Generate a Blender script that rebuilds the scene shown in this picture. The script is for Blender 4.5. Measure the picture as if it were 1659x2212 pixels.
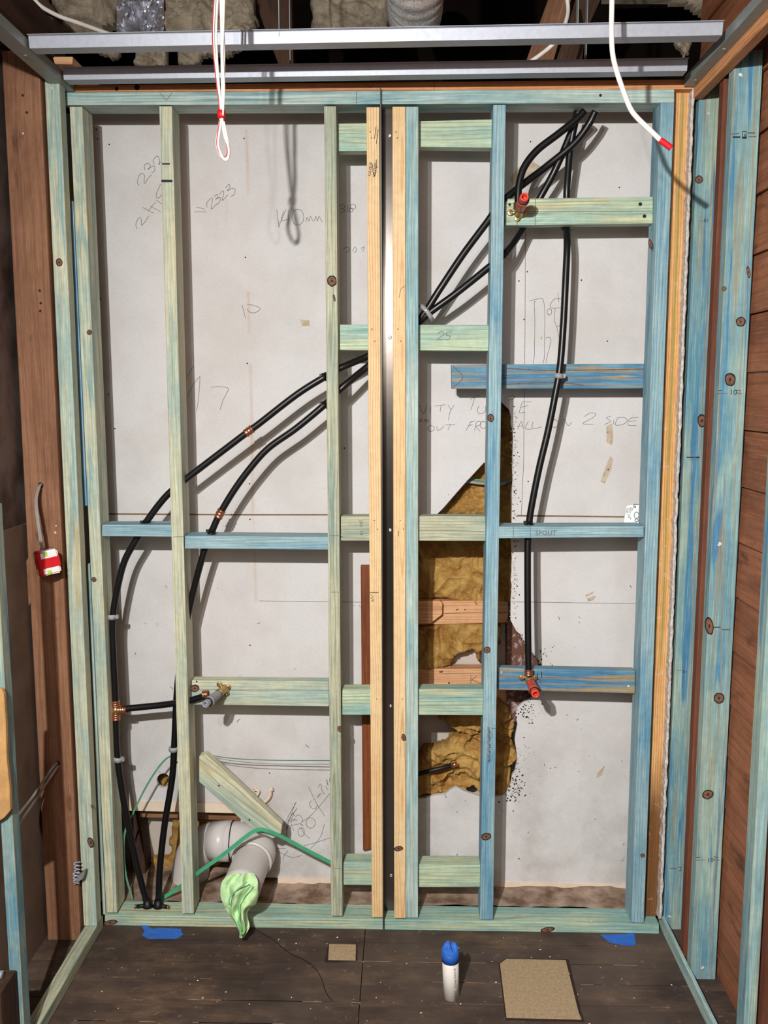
import bpy, bmesh, math, random
from mathutils import Vector, Matrix, noise
random.seed(7)
for o in list(bpy.data.objects): bpy.data.objects.remove(o)
COL = bpy.context.scene.collection
SC = bpy.context.scene

# ---------------------------------------------------------------- camera
F_PX, CX, CY, DIST = 1950., 829.5, 1106., 2.39
PITCH = math.atan(256/F_PX); YAW = math.atan(48.5/F_PX*math.cos(PITCH))
FW = Vector((-math.sin(YAW)*math.cos(PITCH), math.cos(YAW)*math.cos(PITCH), -math.sin(PITCH)))
RT = Vector((math.cos(YAW), math.sin(YAW), 0)); UP = RT.cross(FW)
CAM = Vector((0, -DIST, 1.5115))
cd = bpy.data.cameras.new('camera'); cam = bpy.data.objects.new('camera', cd); COL.objects.link(cam)
cam.matrix_world = Matrix((( RT.x, UP.x, -FW.x, CAM.x), (RT.y, UP.y, -FW.y, CAM.y), (RT.z, UP.z, -FW.z, CAM.z), (0,0,0,1)))
cd.sensor_fit = 'VERTICAL'; cd.sensor_height = 36; cd.lens = F_PX/2212*36; cd.clip_start = .02
SC.camera = cam

# ---------------------------------------------------------------- light
def area(name, loc, target, size, power, color):
    l = bpy.data.lights.new(name, 'AREA'); l.shape = 'DISK'; l.size = size; l.energy = power; l.color = color
    o = bpy.data.objects.new(name, l); COL.objects.link(o); o.location = loc
    o.rotation_euler = (Vector(target)-Vector(loc)).to_track_quat('-Z', 'Y').to_euler(); return o
area('work_lamp', (-.52, -2.64, 2.12), (-.01, -2.19, 1.50), .045, 112, (1, .985, .962))
area('work_lamp_second_head', (-.36, -2.64, 2.12), (.22, -2.19, 1.60), .045, 15, (1, .985, .962))
area('room_light', (-.12, -3.1, 1.95), (.15, 0, .7), .5, 6.5, (1, .95, .88))
w = bpy.data.worlds.new('world'); SC.world = w; w.use_nodes = True
w.node_tree.nodes['Background'].inputs[0].default_value = (.95, .86, .74, 1)
w.node_tree.nodes['Background'].inputs[1].default_value = .085
SC.view_settings.view_transform = 'Standard'; SC.view_settings.look = 'None'
SC.view_settings.gamma = 1; SC.view_settings.exposure = 0.0; SC.view_settings.use_curve_mapping = False

# ---------------------------------------------------------------- helpers
def ray(x, y): return FW + RT*((x-CX)/F_PX) - UP*((y-CY)/F_PX)
def P(x, y, Y):
    d = ray(x, y); return CAM + d*((Y-CAM.y)/d.y)
def PZ(x, y, Z):
    d = ray(x, y); return CAM + d*((Z-CAM.z)/d.z)
def PX(x, y, X):
    d = ray(x, y); return CAM + d*((X-CAM.x)/d.x)
def lin(c):
    c /= 255.; return c/12.92 if c <= .04045 else ((c+.055)/1.055)**2.4
def rgb(r, g, b): return (lin(r), lin(g), lin(b), 1)

def tag(o, label=None, cat=None, group=None, kind=None):
    if label: o['label'] = label
    if cat: o['category'] = cat
    if group: o['group'] = group
    if kind: o['kind'] = kind
    return o
def empty(name, loc, label, cat, group=None):
    o = bpy.data.objects.new(name, None); COL.objects.link(o); o.location = loc; o.empty_display_size = .05
    return tag(o, label, cat, group)
def link(name, bm, mats, M=None, parent=None, smooth=False):
    """bm in world coordinates; M = frame of the object"""
    M = M or Matrix.Identity(4)
    bmesh.ops.transform(bm, matrix=M.inverted(), verts=bm.verts)
    me = bpy.data.meshes.new(name); bm.to_mesh(me); bm.free()
    for m in (mats if isinstance(mats, (list, tuple)) else [mats]): me.materials.append(m)
    o = bpy.data.objects.new(name, me); COL.objects.link(o); o.matrix_world = M
    if smooth:
        for p in me.polygons: p.use_smooth = True
    if parent:
        o.parent = parent; bpy.context.view_layer.update(); o.matrix_parent_inverse = parent.matrix_world.inverted()
    return o

# ---------------------------------------------------------------- materials
def newmat(name, rough=.7, spec=.3, metal=0):
    m = bpy.data.materials.new(name); m.use_nodes = True
    b = m.node_tree.nodes['Principled BSDF']
    b.inputs['Roughness'].default_value = rough; b.inputs['Metallic'].default_value = metal
    b.inputs['Specular IOR Level'].default_value = spec
    return m, m.node_tree, b
class G:
    def __init__(s, nt): s.nt = nt; s.n = nt.nodes; s.l = nt.links
    def node(s, t, **k):
        n = s.n.new(t)
        for a, v in k.items(): setattr(n, a, v)
        return n
    def put(s, inp, v):
        if hasattr(v, 'links') or hasattr(v, 'is_output'): s.l.new(v, inp)
        else: inp.default_value = v
    def math(s, op, a, b=None, c=None, clamp=False):
        n = s.node('ShaderNodeMath', operation=op, use_clamp=clamp); s.put(n.inputs[0], a)
        if b is not None: s.put(n.inputs[1], b)
        if c is not None: s.put(n.inputs[2], c)
        return n.outputs[0]
    def vmath(s, op, a, b=None):
        n = s.node('ShaderNodeVectorMath', operation=op); s.put(n.inputs[0], a)
        if b is not None: s.put(n.inputs[1], b)
        return n.outputs['Value'] if op in ('LENGTH', 'DOT_PRODUCT') else n.outputs[0]
    def noise(s, vec, scale, detail=4, rough=.55, dist=0):
        n = s.node('ShaderNodeTexNoise'); s.put(n.inputs['Vector'], vec)
        n.inputs['Scale'].default_value = scale; n.inputs['Detail'].default_value = detail
        n.inputs['Roughness'].default_value = rough; n.inputs['Distortion'].default_value = dist
        return n.outputs['Fac']
    def ramp(s, f, stops):
        n = s.node('ShaderNodeValToRGB'); s.put(n.inputs[0], f); e = n.color_ramp.elements
        while len(e) < len(stops): e.new(.5)
        for i, (p, c) in enumerate(stops):
            e[i].position = p; e[i].color = c if isinstance(c, tuple) else (c, c, c, 1)
        return n.outputs[0]
    def mix(s, f, a, b, mode='MIX'):
        n = s.node('ShaderNodeMix', data_type='RGBA', blend_type=mode)
        s.put(n.inputs[0], f); s.put(n.inputs[6], a); s.put(n.inputs[7], b); return n.outputs[2]
    def scale(s, vec, sc):
        return s.vmath('MULTIPLY', vec, sc)
    def bump(s, h, strength=.3, dist=.002):
        n = s.node('ShaderNodeBump'); n.inputs['Strength'].default_value = strength; n.inputs['Distance'].default_value = dist
        s.put(n.inputs['Height'], h); return n.outputs[0]
def objvec(g, rnd=True):
    tc = g.node('ShaderNodeTexCoord').outputs['Object']
    if not rnd: return tc
    r = g.node('ShaderNodeObjectInfo').outputs['Random']
    k = g.node('ShaderNodeCombineXYZ'); g.put(k.inputs[0], g.math('MULTIPLY', r, 7.3)); g.put(k.inputs[1], g.math('MULTIPLY', r, 3.1)); g.put(k.inputs[2], g.math('MULTIPLY', r, 41.7))
    return g.vmath('ADD', tc, k.outputs[0])

def wood(name, base, patch, ring, ringamt=.6, freq=600, patchpos=(.42, .62), fibre=.35, rough=.6, streak=None, spec=.25, dark=None):
    """growth rings about an axis beside the member (local Z = length), fibres, blotches of a second colour"""
    m, nt, b = newmat(name, rough, spec); g = G(nt)
    tc = g.node('ShaderNodeTexCoord').outputs['Object']; v = objvec(g)
    r = g.node('ShaderNodeObjectInfo').outputs['Random']
    # rings
    off = g.node('ShaderNodeCombineXYZ'); g.put(off.inputs[0], g.math('MULTIPLY_ADD', r, .09, -.045)); off.inputs[1].default_value = .035
    flat = g.vmath('ADD', g.scale(tc, (1, 1, 0)), off.outputs[0])
    wob = g.noise(g.scale(v, (8, 8, 1.6)), 1.0, 2)
    L = g.math('ADD', g.vmath('LENGTH', flat), g.math('MULTIPLY', wob, .035))
    s = g.math('SINE', g.math('MULTIPLY', L, freq))
    rings = g.ramp(s, [(.35, 0.), (.95, 1.)])
    blot = g.noise(g.scale(v, (9, 9, 2.0)), 1.0, 5, .6, .8)
    bf = g.ramp(blot, [(patchpos[0], 0.), (patchpos[1], 1.)])
    col = g.mix(bf, base, patch)
    if streak:
        sn = g.noise(g.scale(v, (26, 26, 1.3)), 1.0, 3, .6, 1.5)
        col = g.mix(g.ramp(sn, [(.56, 0.), (.64, .85)]), col, streak)
    ra = g.math('MULTIPLY', rings, g.math('MULTIPLY_ADD', g.noise(g.scale(v, (20, 20, 1)), 1., 2), 1.2*ringamt, .1*ringamt))
    col = g.mix(ra, col, ring)
    fib = g.noise(g.scale(v, (420, 420, 9)), 1.0, 3, .6)
    col = g.mix(fibre, col, g.ramp(fib, [(.3, .45), (.6, 1.)]), 'MULTIPLY') if fibre else col
    col = g.mix(g.ramp(fib, [(.56, 0.), (.74, .4)]), col, tuple([min(1, c*1.5+.04) for c in base[:3]]+[1]))
    sp = g.noise(v, 55, 3, .6)
    col = g.mix(.35, col, g.ramp(sp, [(.35, .72), (.6, 1.)]), 'MULTIPLY')
    if dark:
        dn = g.noise(g.scale(v, (14, 14, 5)), 1.0, 4, .65)
        col = g.mix(g.ramp(dn, [(dark[0], 0.), (dark[0]+.12, dark[1])]), col, dark[2])
    nt.links.new(col, b.inputs['Base Color'])
    nt.links.new(g.bump(g.math('ADD', fib, g.math('MULTIPLY', rings, .4)), .25, .0008), b.inputs['Normal'])
    return m
M = {}
M['green'] = wood('treated_pine_green', rgb(214,214,184), rgb(168,192,182), rgb(186,162,104), .7, 700, streak=rgb(138,174,172), fibre=.5)
M['greyg'] = wood('treated_pine_grey_green', rgb(192,194,166), rgb(152,170,156), rgb(140,128,88), .7, 800, streak=rgb(128,156,152), fibre=.55)
M['teal']  = wood('treated_pine_teal', rgb(184,204,196), rgb(136,176,182), rgb(142,152,126), .6, 750, streak=rgb(98,150,168), fibre=.55)
M['tealg'] = wood('treated_pine_teal_green', rgb(190,208,178), rgb(138,180,174), rgb(146,140,98), .65, 700, streak=rgb(202,198,158), fibre=.5)
M['sideteal'] = wood('treated_pine_side_wall', rgb(162,184,170), rgb(102,150,166), rgb(156,136,96), .65, 420, patchpos=(.38,.62), streak=rgb(66,128,168), fibre=.5)
M['blue']  = wood('treated_pine_blue', rgb(128,168,178), rgb(72,128,164), rgb(170,142,94), .85, 420, patchpos=(.34,.6), streak=rgb(176,152,104), fibre=.5)
M['bluestud'] = wood('treated_pine_blue_stud', rgb(158,188,194), rgb(100,154,182), rgb(108,140,146), .6, 800, streak=rgb(160,192,196), fibre=.6)
M['bright'] = wood('treated_pine_bright_blue', rgb(140,180,205), rgb(100,160,205), rgb(90,140,180), .4, 800)
M['pine']  = wood('bare_pine', rgb(230,202,156), rgb(226,192,142), rgb(204,150,92), .95, 900, fibre=.10, rough=.55)
M['hard']  = wood('old_brown_hardwood', rgb(152,110,82), rgb(128,88,64), rgb(108,70,50), .4, 300, fibre=.4, rough=.7, dark=(.62,.7,rgb(52,34,28)))
M['hardred'] = wood('red_brown_hardwood', rgb(122,72,52), rgb(104,58,40), rgb(78,42,30), .3, 250, fibre=.3, rough=.7)
M['darkwood'] = wood('dark_roof_timber', rgb(84,60,46), rgb(60,42,34), rgb(40,28,24), .3, 300, fibre=.4, rough=.85)
M['orange'] = wood('orange_oregon', rgb(220,156,106), rgb(202,138,90), rgb(160,96,56), .7, 900, fibre=.25, dark=(.66,.6,rgb(196,170,150)))
M['salmon'] = wood('pinkish_old_pine', rgb(226,176,132), rgb(214,158,114), rgb(176,116,78), .6, 700, fibre=.25)
M['merbau'] = wood('red_stained_board', rgb(132,72,38), rgb(112,58,30), rgb(80,38,22), .5, 500, fibre=.3)

# orange post with green streak along the middle and a charred foot
def m_post():
    m = wood('weathered_oregon_post', rgb(232,180,122), rgb(222,166,104), rgb(172,108,60), .85, 950, fibre=.25)
    nt = m.node_tree; g = G(nt); b = nt.nodes['Principled BSDF']
    src = b.inputs['Base Color'].links[0].from_socket
    tc = g.node('ShaderNodeTexCoord').outputs['Object']; sep = g.node('ShaderNodeSeparateXYZ'); g.put(sep.inputs[0], tc)
    n = g.noise(g.scale(tc, (4, 4, 3)), 1, 3)
    dx = g.math('ABSOLUTE', g.math('ADD', sep.outputs[0], g.math('MULTIPLY_ADD', n, .012, -.004)))
    gm = g.math('MULTIPLY', g.ramp(dx, [(.0, 1.), (.006, 0.)]), g.ramp(g.noise(g.scale(tc, (3,3,2.2)), 1, 3), [(.35, 0.), (.5, .8)]))
    gm = g.math('MULTIPLY', gm, g.ramp(sep.outputs[2], [(.55, 0.), (.75, 1.)]))
    col = g.mix(gm, src, rgb(132,132,58))
    zb = g.math('ADD', sep.outputs[2], g.math('MULTIPLY', g.noise(g.scale(tc, (30, 30, 4)), 1, 4), .25))
    ch = g.ramp(zb, [(.42, .86), (.62, 0.)])
    col = g.mix(ch, col, g.mix(g.noise(g.scale(tc,(60,60,6)),1,3), rgb(28,18,12), rgb(120,72,36)))
    wn = g.ramp(g.noise(tc, 38, 5, .7), [(.6, 0.), (.7, .7)])
    col = g.mix(g.math('MULTIPLY', wn, g.ramp(sep.outputs[2], [(.3, .3), (.6, .6)])), col, rgb(224,206,190))
    nt.links.new(col, b.inputs['Base Color']); return m
M['post'] = m_post()

def simple(name, c, rough=.6, spec=.3, metal=0, var=.12, sc=40, bump=0, c2=None, lo=.35, hi=.65):
    m, nt, b = newmat(name, rough, spec, metal); g = G(nt); v = objvec(g)
    n = g.noise(v, sc, 4, .6)
    c2 = c2 or tuple([x*(1-var*2.2) for x in c[:3]]+[1])
    nt.links.new(g.ramp(n, [(lo, c2), (hi, c)]), b.inputs['Base Color'])
    if bump: nt.links.new(g.bump(n, bump, .004), b.inputs['Normal'])
    return m
M['pencil'] = simple('pencil', rgb(108,105,108), .8)
M['ink'] = simple('stamp_ink', rgb(40,52,56), .8)
M['inkblue'] = simple('faded_ink', rgb(62,92,108), .8)
M['knotring'] = simple('knot_bark', rgb(46,34,26), .8)
M['knot'] = simple('knot_heart', rgb(128,92,74), .7, c2=rgb(96,66,52), sc=160)
M['hole'] = simple('dark_hole', rgb(30,26,24), .9)
M['galv'] = simple('galvanised_steel', rgb(168,172,182), .5, .5, .35, .05, 90)
M['galvshade'] = simple('galvanised_shaded', rgb(150,156,154), .5, .5, .35, .05, 60)  # darker copy of the galvanised steel, underside shade put into its colour
M['darksteel'] = simple('dark_steel_edge', rgb(74,70,64), .4, .5, .6, .05)
M['steel'] = simple('brushed_door_steel', rgb(116,108,102), .2, .5, .95, .05, 30)
M['screw'] = simple('zinc_screw', rgb(225,225,225), .3, .5, .9, .05)
M['pipe'] = simple('black_poly_pipe', rgb(13,13,15), .36, .5, 0, .1)
M['blackpl'] = simple('black_plastic', rgb(16,16,17), .5, .4)
M['copper'] = simple('copper_crimp', rgb(206,134,104), .28, .5, .85, .15, 220, .2)
M['brass'] = simple('brass', rgb(196,172,118), .35, .5, .85, .12, 80)
M['redpl'] = simple('red_plastic_plug', rgb(226,78,58), .4, .4, 0, .06)
M['redin'] = simple('red_plastic_recess', rgb(196,40,28), .5, .3)
M['greypl'] = simple('grey_plastic_plug', rgb(150,150,158), .4, .4, 0, .06)
M['clip'] = simple('grey_clip_plastic', rgb(160,162,164), .45, .4)
M['pvc'] = simple('grey_pvc', rgb(206,200,196), .35, .4, 0, .02, 12)
M['pvcring'] = simple('black_seal', rgb(40,36,52), .5)
M['primer'] = simple('pink_primer', rgb(222,130,146), .6)
M['wpipe'] = simple('white_pvc', rgb(228,222,214), .4, .4, 0, .03, 10)
M['tape'] = simple('blue_masking_tape', rgb(52,112,206), .6, .3, 0, .08, 60, .3)
M['tapedk'] = simple('blue_tape_wrap', rgb(34,92,180), .55, .3, 0, .05, 30)
M['strap'] = simple('green_strapping', rgb(76,172,128), .4, .4, 0, .05, 60)
M['straplt'] = simple('narrow_green_strapping', rgb(92,150,120), .5, .4, 0, .1, 60)
M['strapdk'] = simple('thin_green_strapping', rgb(86,124,110), .5, .4, 0, .05, 60)
M['cable'] = simple('white_cable', rgb(240,234,226), .45, .4, 0, .03)
M['cablegrey'] = simple('grey_cable', rgb(150,142,136), .5, .4, 0, .05)
M['redtape'] = simple('red_tape', rgb(214,28,38), .5, .3, 0, .06)
M['redstripe'] = simple('red_stripe', rgb(214,70,80), .5)
M['whitebox'] = simple('white_plastic', rgb(240,238,236), .5, .3, 0, .01)
M['limetape'] = simple('lime_tape', rgb(214,226,120), .6, .3, c2=rgb(150,180,70), sc=120)
M['foil'] = simple('crumpled_foil', rgb(225,225,232), .28, .6, .8, .1, 60)
M['duct'] = simple('foil_duct', rgb(214,210,206), .4, .6, .6, .22, 260, .35)
M['mdf'] = simple('particleboard', rgb(176,152,120), .85, .2, 0, .12, 130, .15)
M['cardboard'] = simple('raw_board_face', rgb(206,160,104), .85, .2, 0, .12, 20, .5)
M['plasteredge'] = simple('torn_plaster', rgb(220,210,202), .9, .2, 0, .2, 90, .5)
M['lip'] = simple('cream_board_edge', rgb(232,212,190), .85, .2, 0, .06, 14)
M['brownstain'] = simple('brown_splash', rgb(176,152,122), .8, .2, c2=rgb(196,184,168), sc=60)
M['rust'] = simple('board_joint', rgb(136,104,78), .85)
M['rag'] = simple('lime_microfibre', rgb(204,240,182), .95, .1, 0, .05, 200, .4)
M['ragseam'] = simple('green_seam', rgb(136,218,152), .9, .1)
M['white'] = simple('white_fleck', rgb(226,216,204), .8)

def m_fluff(name, a, b_, c):
    m, nt, b = newmat(name, .95, .1); g = G(nt); v = objvec(g)
    n = g.noise(v, 11, 6, .6, 1.2); n2 = g.noise(g.scale(v, (1,1,1.8)), 110, 5, .7, 1.5)
    col = g.mix(g.ramp(n, [(.35, 0.), (.62, 1.)]), a, b_)
    col = g.mix(g.ramp(n2, [(.52, 0.), (.75, .7)]), col, c)
    nt.links.new(col, b.inputs['Base Color']); nt.links.new(g.bump(g.math('ADD', n2, n), .8, .006), b.inputs['Normal']); return m
M['wool'] = m_fluff('yellow_glass_wool', rgb(156,106,48), rgb(200,160,90), rgb(222,202,150))
M['greywool'] = m_fluff('dusty_roof_wool', rgb(140,126,108), rgb(190,176,154), rgb(206,196,178))

def m_board():
    m, nt, b = newmat('plasterboard_back', .85, .2); g = G(nt)
    tc = g.node('ShaderNodeTexCoord').outputs['Object']; sep = g.node('ShaderNodeSeparateXYZ'); g.put(sep.inputs[0], tc)
    X, Z = sep.outputs[0], sep.outputs[2]
    n1 = g.noise(tc, 5, 5, .6); n2 = g.noise(g.scale(tc, (120, 120, 320)), 1, 3, .6)
    col = g.mix(g.ramp(n1, [(.4, 0.), (.65, 1.)]), rgb(213,210,209), rgb(203,199,196))
    col = g.mix(g.ramp(n2, [(.3, .16), (.6, 0.)]), col, rgb(168,160,156))
    sp = g.noise(tc, 70, 5, .75)
    col = g.mix(g.ramp(sp, [(.70, 0.), (.76, .6)]), col, rgb(140,130,122))
    # patchy grey, stronger towards the bottom
    low = g.math('MULTIPLY', g.ramp(Z, [(.12, .5), (.75, 0.)]), g.ramp(g.noise(tc, 9, 5, .65), [(.4, 0.), (.7, 1.)]))
    col = g.mix(low, col, rgb(150,142,134))
    def streak(x0, w, z0, z1, amt):
        wx = g.math('ADD', X, g.math('MULTIPLY', g.noise(g.scale(tc, (0, 0, 3)), 1, 3), .02))
        d = g.math('ABSOLUTE', g.math('SUBTRACT', wx, x0+.01))
        a = g.ramp(d, [(0, 1.), (w, 0.)])
        k = g.math('MULTIPLY', g.math('GREATER_THAN', Z, z0), g.math('LESS_THAN', Z, z1))
        f = g.math('MULTIPLY', g.math('MULTIPLY', a, k), g.math('MULTIPLY', g.ramp(g.noise(g.scale(tc, (20,20,5)), 1, 4), [(.35, .25), (.6, 1.)]), amt))
        return f
    for (px, y0, y1, w_, amt) in [(532,280,420,.006,.5), (536,630,720,.006,.55), (541,785,1115,.007,.75), (549,1120,1300,.006,.6), (488,430,480,.006,.2)]:
        a = P(px, y0, .19); c = P(px, y1, .19)
        col = g.mix(streak(a.x, w_, c.z, a.z, amt), col, rgb(190,150,112))
    nt.links.new(col, b.inputs['Base Color']); nt.links.new(g.bump(n2, .12, .001), b.inputs['Normal']); return m
M['board'] = m_board()

def m_floor():
    m, nt, b = newmat('dark_stained_boards', .62, .35); g = G(nt)
    tc = g.node('ShaderNodeTexCoord').outputs['Object']; sep = g.node('ShaderNodeSeparateXYZ'); g.put(sep.inputs[0], tc)
    row = g.math('FLOOR', g.math('DIVIDE', g.math('ADD', sep.outputs[1], 10-.02), .0825))
    k = g.node('ShaderNodeCombineXYZ'); g.put(k.inputs[0], g.math('MULTIPLY', row, 3.7)); g.put(k.inputs[2], g.math('MULTIPLY', row, 1.9))
    v = g.vmath('ADD', tc, k.outputs[0])
    n = g.noise(g.scale(v, (5, 11, 1)), 1, 6, .7)
    col = g.ramp(n, [(.3, rgb(54,42,40)), (.5, rgb(72,57,50)), (.62, rgb(94,74,60)), (.75, rgb(124,100,80))])
    f = g.noise(g.scale(v, (8, 220, 1)), 1, 3)
    col = g.mix(.45, col, g.ramp(f, [(.3, .5), (.7, 1.)]), 'MULTIPLY')
    d = g.noise(tc, 34, 6, .75)
    col = g.mix(g.ramp(d, [(.6, 0.), (.72, .55)]), col, rgb(164,148,132))
    d2 = g.noise(tc, 2.4, 4, .6)
    col = g.mix(g.ramp(d2, [(.45, 0.), (.7, .35)]), col, rgb(120,104,90))
    nt.links.new(col, b.inputs['Base Color']); nt.links.new(g.bump(n, .2, .002), b.inputs['Normal'])
    nt.links.new(g.ramp(n, [(.3, .45), (.7, .8)]), b.inputs['Roughness']); return m
M['floor'] = m_floor()
M['gap'] = simple('board_gap_shade', rgb(52,38,32), .9)  # dark colour stands for the shade in the gap
M['dirt'] = simple('dusty_ledge', rgb(176,154,136), .95, .1, 0, .3, 16, .6, c2=rgb(112,88,72))
M['leftsheet'] = simple('dull_wall_sheet', rgb(122,104,90), .8, .2, 0, .12, 4, 0, c2=rgb(94,76,64))
M['leftupper'] = simple('stained_wall_upper', rgb(112,98,92), .6, .4, 0, .2, 9, .3, c2=rgb(66,52,48))
M['farwall'] = simple('far_lining', rgb(200,188,176), .85, .2, 0, .06, 6)
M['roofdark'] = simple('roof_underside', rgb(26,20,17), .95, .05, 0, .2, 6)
def m_weather():
    m = wood('weatherboard_back', rgb(158,100,70), rgb(130,80,54), rgb(104,60,40), .35, 260, fibre=.3, rough=.65, dark=(.58,.75,rgb(62,36,26)))
    return m
M['weather'] = m_weather()
M['mould'] = simple('mouldy_timber', rgb(104,72,60), .9, .1, 0, .3, 70, .3, c2=rgb(168,154,148), lo=.34, hi=.48)

# ---------------------------------------------------------------- geometry helpers
def add_hex(bm, c, mi=0):
    """c: 8 points, front TL TR BR BL then back TL TR BR BL"""
    v = [bm.verts.new(p) for p in c]; fs = []
    for idx in ((3,2,1,0), (4,5,6,7), (0,1,5,4), (2,3,7,6), (1,2,6,5), (3,0,4,7)):
        f = bm.faces.new([v[i] for i in idx]); f.material_index = mi; fs.append(f)
    return v, fs
def ribbon(bm, pts, width, mi, up=Vector((0, -1, 0))):
    for a, b in zip(pts, pts[1:]):
        d = b-a
        if d.length < 1e-7: continue
        d.normalize(); n = d.cross(up).normalized()*width/2; e = d*width*.3
        vs = [bm.verts.new(p) for p in (a-e-n, b+e-n, b+e+n, a-e+n)]
        f = bm.faces.new(vs); f.material_index = mi
        if f.calc_area() and (vs[1].co-vs[0].co).cross(vs[2].co-vs[1].co).dot(up) < 0: f.normal_flip()
def smoothpts(pts, n=4):
    if len(pts) < 3: return pts
    out = []
    q = [pts[0]*2-pts[1]]+list(pts)+[pts[-1]*2-pts[-2]]
    for i in range(1, len(q)-2):
        for k in range(n):
            t = k/n; a, b, c, d = q[i-1], q[i], q[i+1], q[i+2]
            out.append(.5*((2*b)+(c-a)*t+(2*a-5*b+4*c-d)*t*t+(3*b-a-3*c+d)*t**3))
    out.append(pts[-1]); return out
def strokes(bm, polys, Y, wpx, mi, f=lambda x, y: (x, y), sm=True):
    for poly in polys:
        pts = [P(*f(x, y), Y) for x, y in poly]
        if sm: pts = smoothpts(pts, 4)
        ribbon(bm, pts, wpx/815., mi)
def disc(bm, c, rx, rz, mi, seg=16, ang=0, up=Vector((0,-1,0)), jit=0):
    vs = []
    ax = Vector((1,0,0)) if abs(up.x) < .5 else Vector((0,1,0)); az = up.cross(ax) if abs(up.z) > .5 else Vector((0,0,1))
    for i in range(seg):
        t = 2*math.pi*i/seg; k = 1+random.uniform(-jit, jit)
        u = math.cos(t)*rx*k; w_ = math.sin(t)*rz*k
        vs.append(bm.verts.new(c+ax*(u*math.cos(ang)-w_*math.sin(ang))+az*(u*math.sin(ang)+w_*math.cos(ang))))
    f = bm.faces.new(vs); f.material_index = mi; f.normal_update()
    if f.normal.dot(up) < 0: f.normal_flip()
def circ(cx, cy, rx, ry, n=14):
    return [(cx+rx*math.cos(2*math.pi*i/n), cy+ry*math.sin(2*math.pi*i/n)) for i in range(n+1)]
def text_into(bm, s, origin, xdir, ydir, height, mi):
    cu = bpy.data.curves.new('t', 'FONT'); cu.body = s; cu.size = 1; cu.resolution_u = 2
    o = bpy.data.objects.new('t', cu); COL.objects.link(o); bpy.context.view_layer.update()
    me = bpy.data.meshes.new_from_object(o.evaluated_get(bpy.context.evaluated_depsgraph_get()))
    vs = [bm.verts.new(origin+xdir*(v.co.x*height*1.35)+ydir*(v.co.y*height*1.35)) for v in me.vertices]
    for p in me.polygons:
        try: f = bm.faces.new([vs[i] for i in p.vertices]); f.material_index = mi
        except ValueError: pass
    bpy.data.objects.remove(o); bpy.data.meshes.remove(me); bpy.data.curves.remove(cu)

XM = [None, None]
def member(name, label, cat, quad, Y, depth, mat, axis='v', knots=(), marks=(), holes=(), texts=(), group=None, bevel=.0022, kind=None, parent=None, blots=()):
    c = [P(x, y, Y) for x, y in quad]
    c8 = c+[p+Vector((0, depth, 0)) for p in c]
    if axis == 'v': a, b = (c[2]+c[3])/2, (c[0]+c[1])/2
    elif axis == 'h': a, b = (c[0]+c[3])/2, (c[1]+c[2])/2
    else: a, b = axis[0](c), axis[1](c)
    z = (b-a).normalized(); y = Vector((0,1,0)); x = y.cross(z).normalized()
    Mx = Matrix(((x.x,y.x,z.x,a.x),(x.y,y.y,z.y,a.y+depth/2),(x.z,y.z,z.z,a.z),(0,0,0,1)))
    bm = bmesh.new(); add_hex(bm, c8)
    if bevel: bmesh.ops.bevel(bm, geom=bm.edges[:], offset=bevel, segments=2, affect='EDGES', profile=.6)
    for k in knots:
        px, py, r = k[:3]; rz = k[3] if len(k) > 3 else r
        p = P(px, py, Y)
        disc(bm, p+Vector((0,-.0003,0)), r*1.28/815, rz*1.28/815, 1, 18, .2, jit=.06)
        disc(bm, p+Vector((0,-.0006,0)), r/815, rz/815, 2, 16, .2, jit=.05)
        disc(bm, p+Vector((0,-.0008,0)), r*.25/815, rz*.3/815, 1, 10)
    for st in marks: strokes(bm, [st[0]], Y-.0005, st[1], st[2] if len(st) > 2 else 3)
    for (px, py, r) in holes: disc(bm, P(px, py, Y)+Vector((0,-.0005,0)), r/815, r/815, 1, 8)
    for (px, py, r) in blots: disc(bm, P(px, py, Y)+Vector((0,-.0006,0)), r/815, r/815, 5, 9, jit=.4)
    for (s, px, py, h, rot, mi) in texts:
        t = math.radians(rot); xd = Vector((math.cos(t), 0, math.sin(t))); yd = Vector((-math.sin(t), 0, math.cos(t)))
        text_into(bm, s, P(px, py, Y)+Vector((0,-.0006,0)), xd, yd, h/815, mi)
    o = link(name, bm, [mat, M['knotring'], M['knot'], M['pencil'], M['ink'], M['white']], Mx, parent)
    return tag(o, label, cat, group, kind)

def tube(bm, pts, r, seg=14, mi=0, cap=True, radii=None, flat=1.0):
    pts = [Vector(p) for p in pts]; rings = []
    t0 = (pts[1]-pts[0]).normalized(); n = t0.orthogonal().normalized()
    for i, p in enumerate(pts):
        t = (pts[min(i+1, len(pts)-1)]-pts[max(i-1, 0)]).normalized()
        n = (n-t*n.dot(t)).normalized(); b = t.cross(n); rr = radii[i] if radii else r
        rings.append([bm.verts.new(p+(n*math.cos(2*math.pi*k/seg)+b*flat*math.sin(2*math.pi*k/seg))*rr) for k in range(seg)])
    for a, b in zip(rings, rings[1:]):
        for k in range(seg):
            f = bm.faces.new((a[k], a[(k+1) % seg], b[(k+1) % seg], b[k])); f.material_index = mi; f.smooth = True
    if cap:
        f = bm.faces.new(rings[0][::-1]); f.material_index = mi; f = bm.faces.new(rings[-1]); f.material_index = mi
    return rings
def pathpx(l, n=6): return smoothpts([P(x, y, Y) for x, y, Y in l], n)
def box(bm, lo, hi, mi=0):
    (x0,y0,z0),(x1,y1,z1) = lo, hi
    return add_hex(bm, [Vector(p) for p in ((x0,y0,z1),(x1,y0,z1),(x1,y0,z0),(x0,y0,z0),(x0,y1,z1),(x1,y1,z1),(x1,y1,z0),(x0,y1,z0))], mi)
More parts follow.
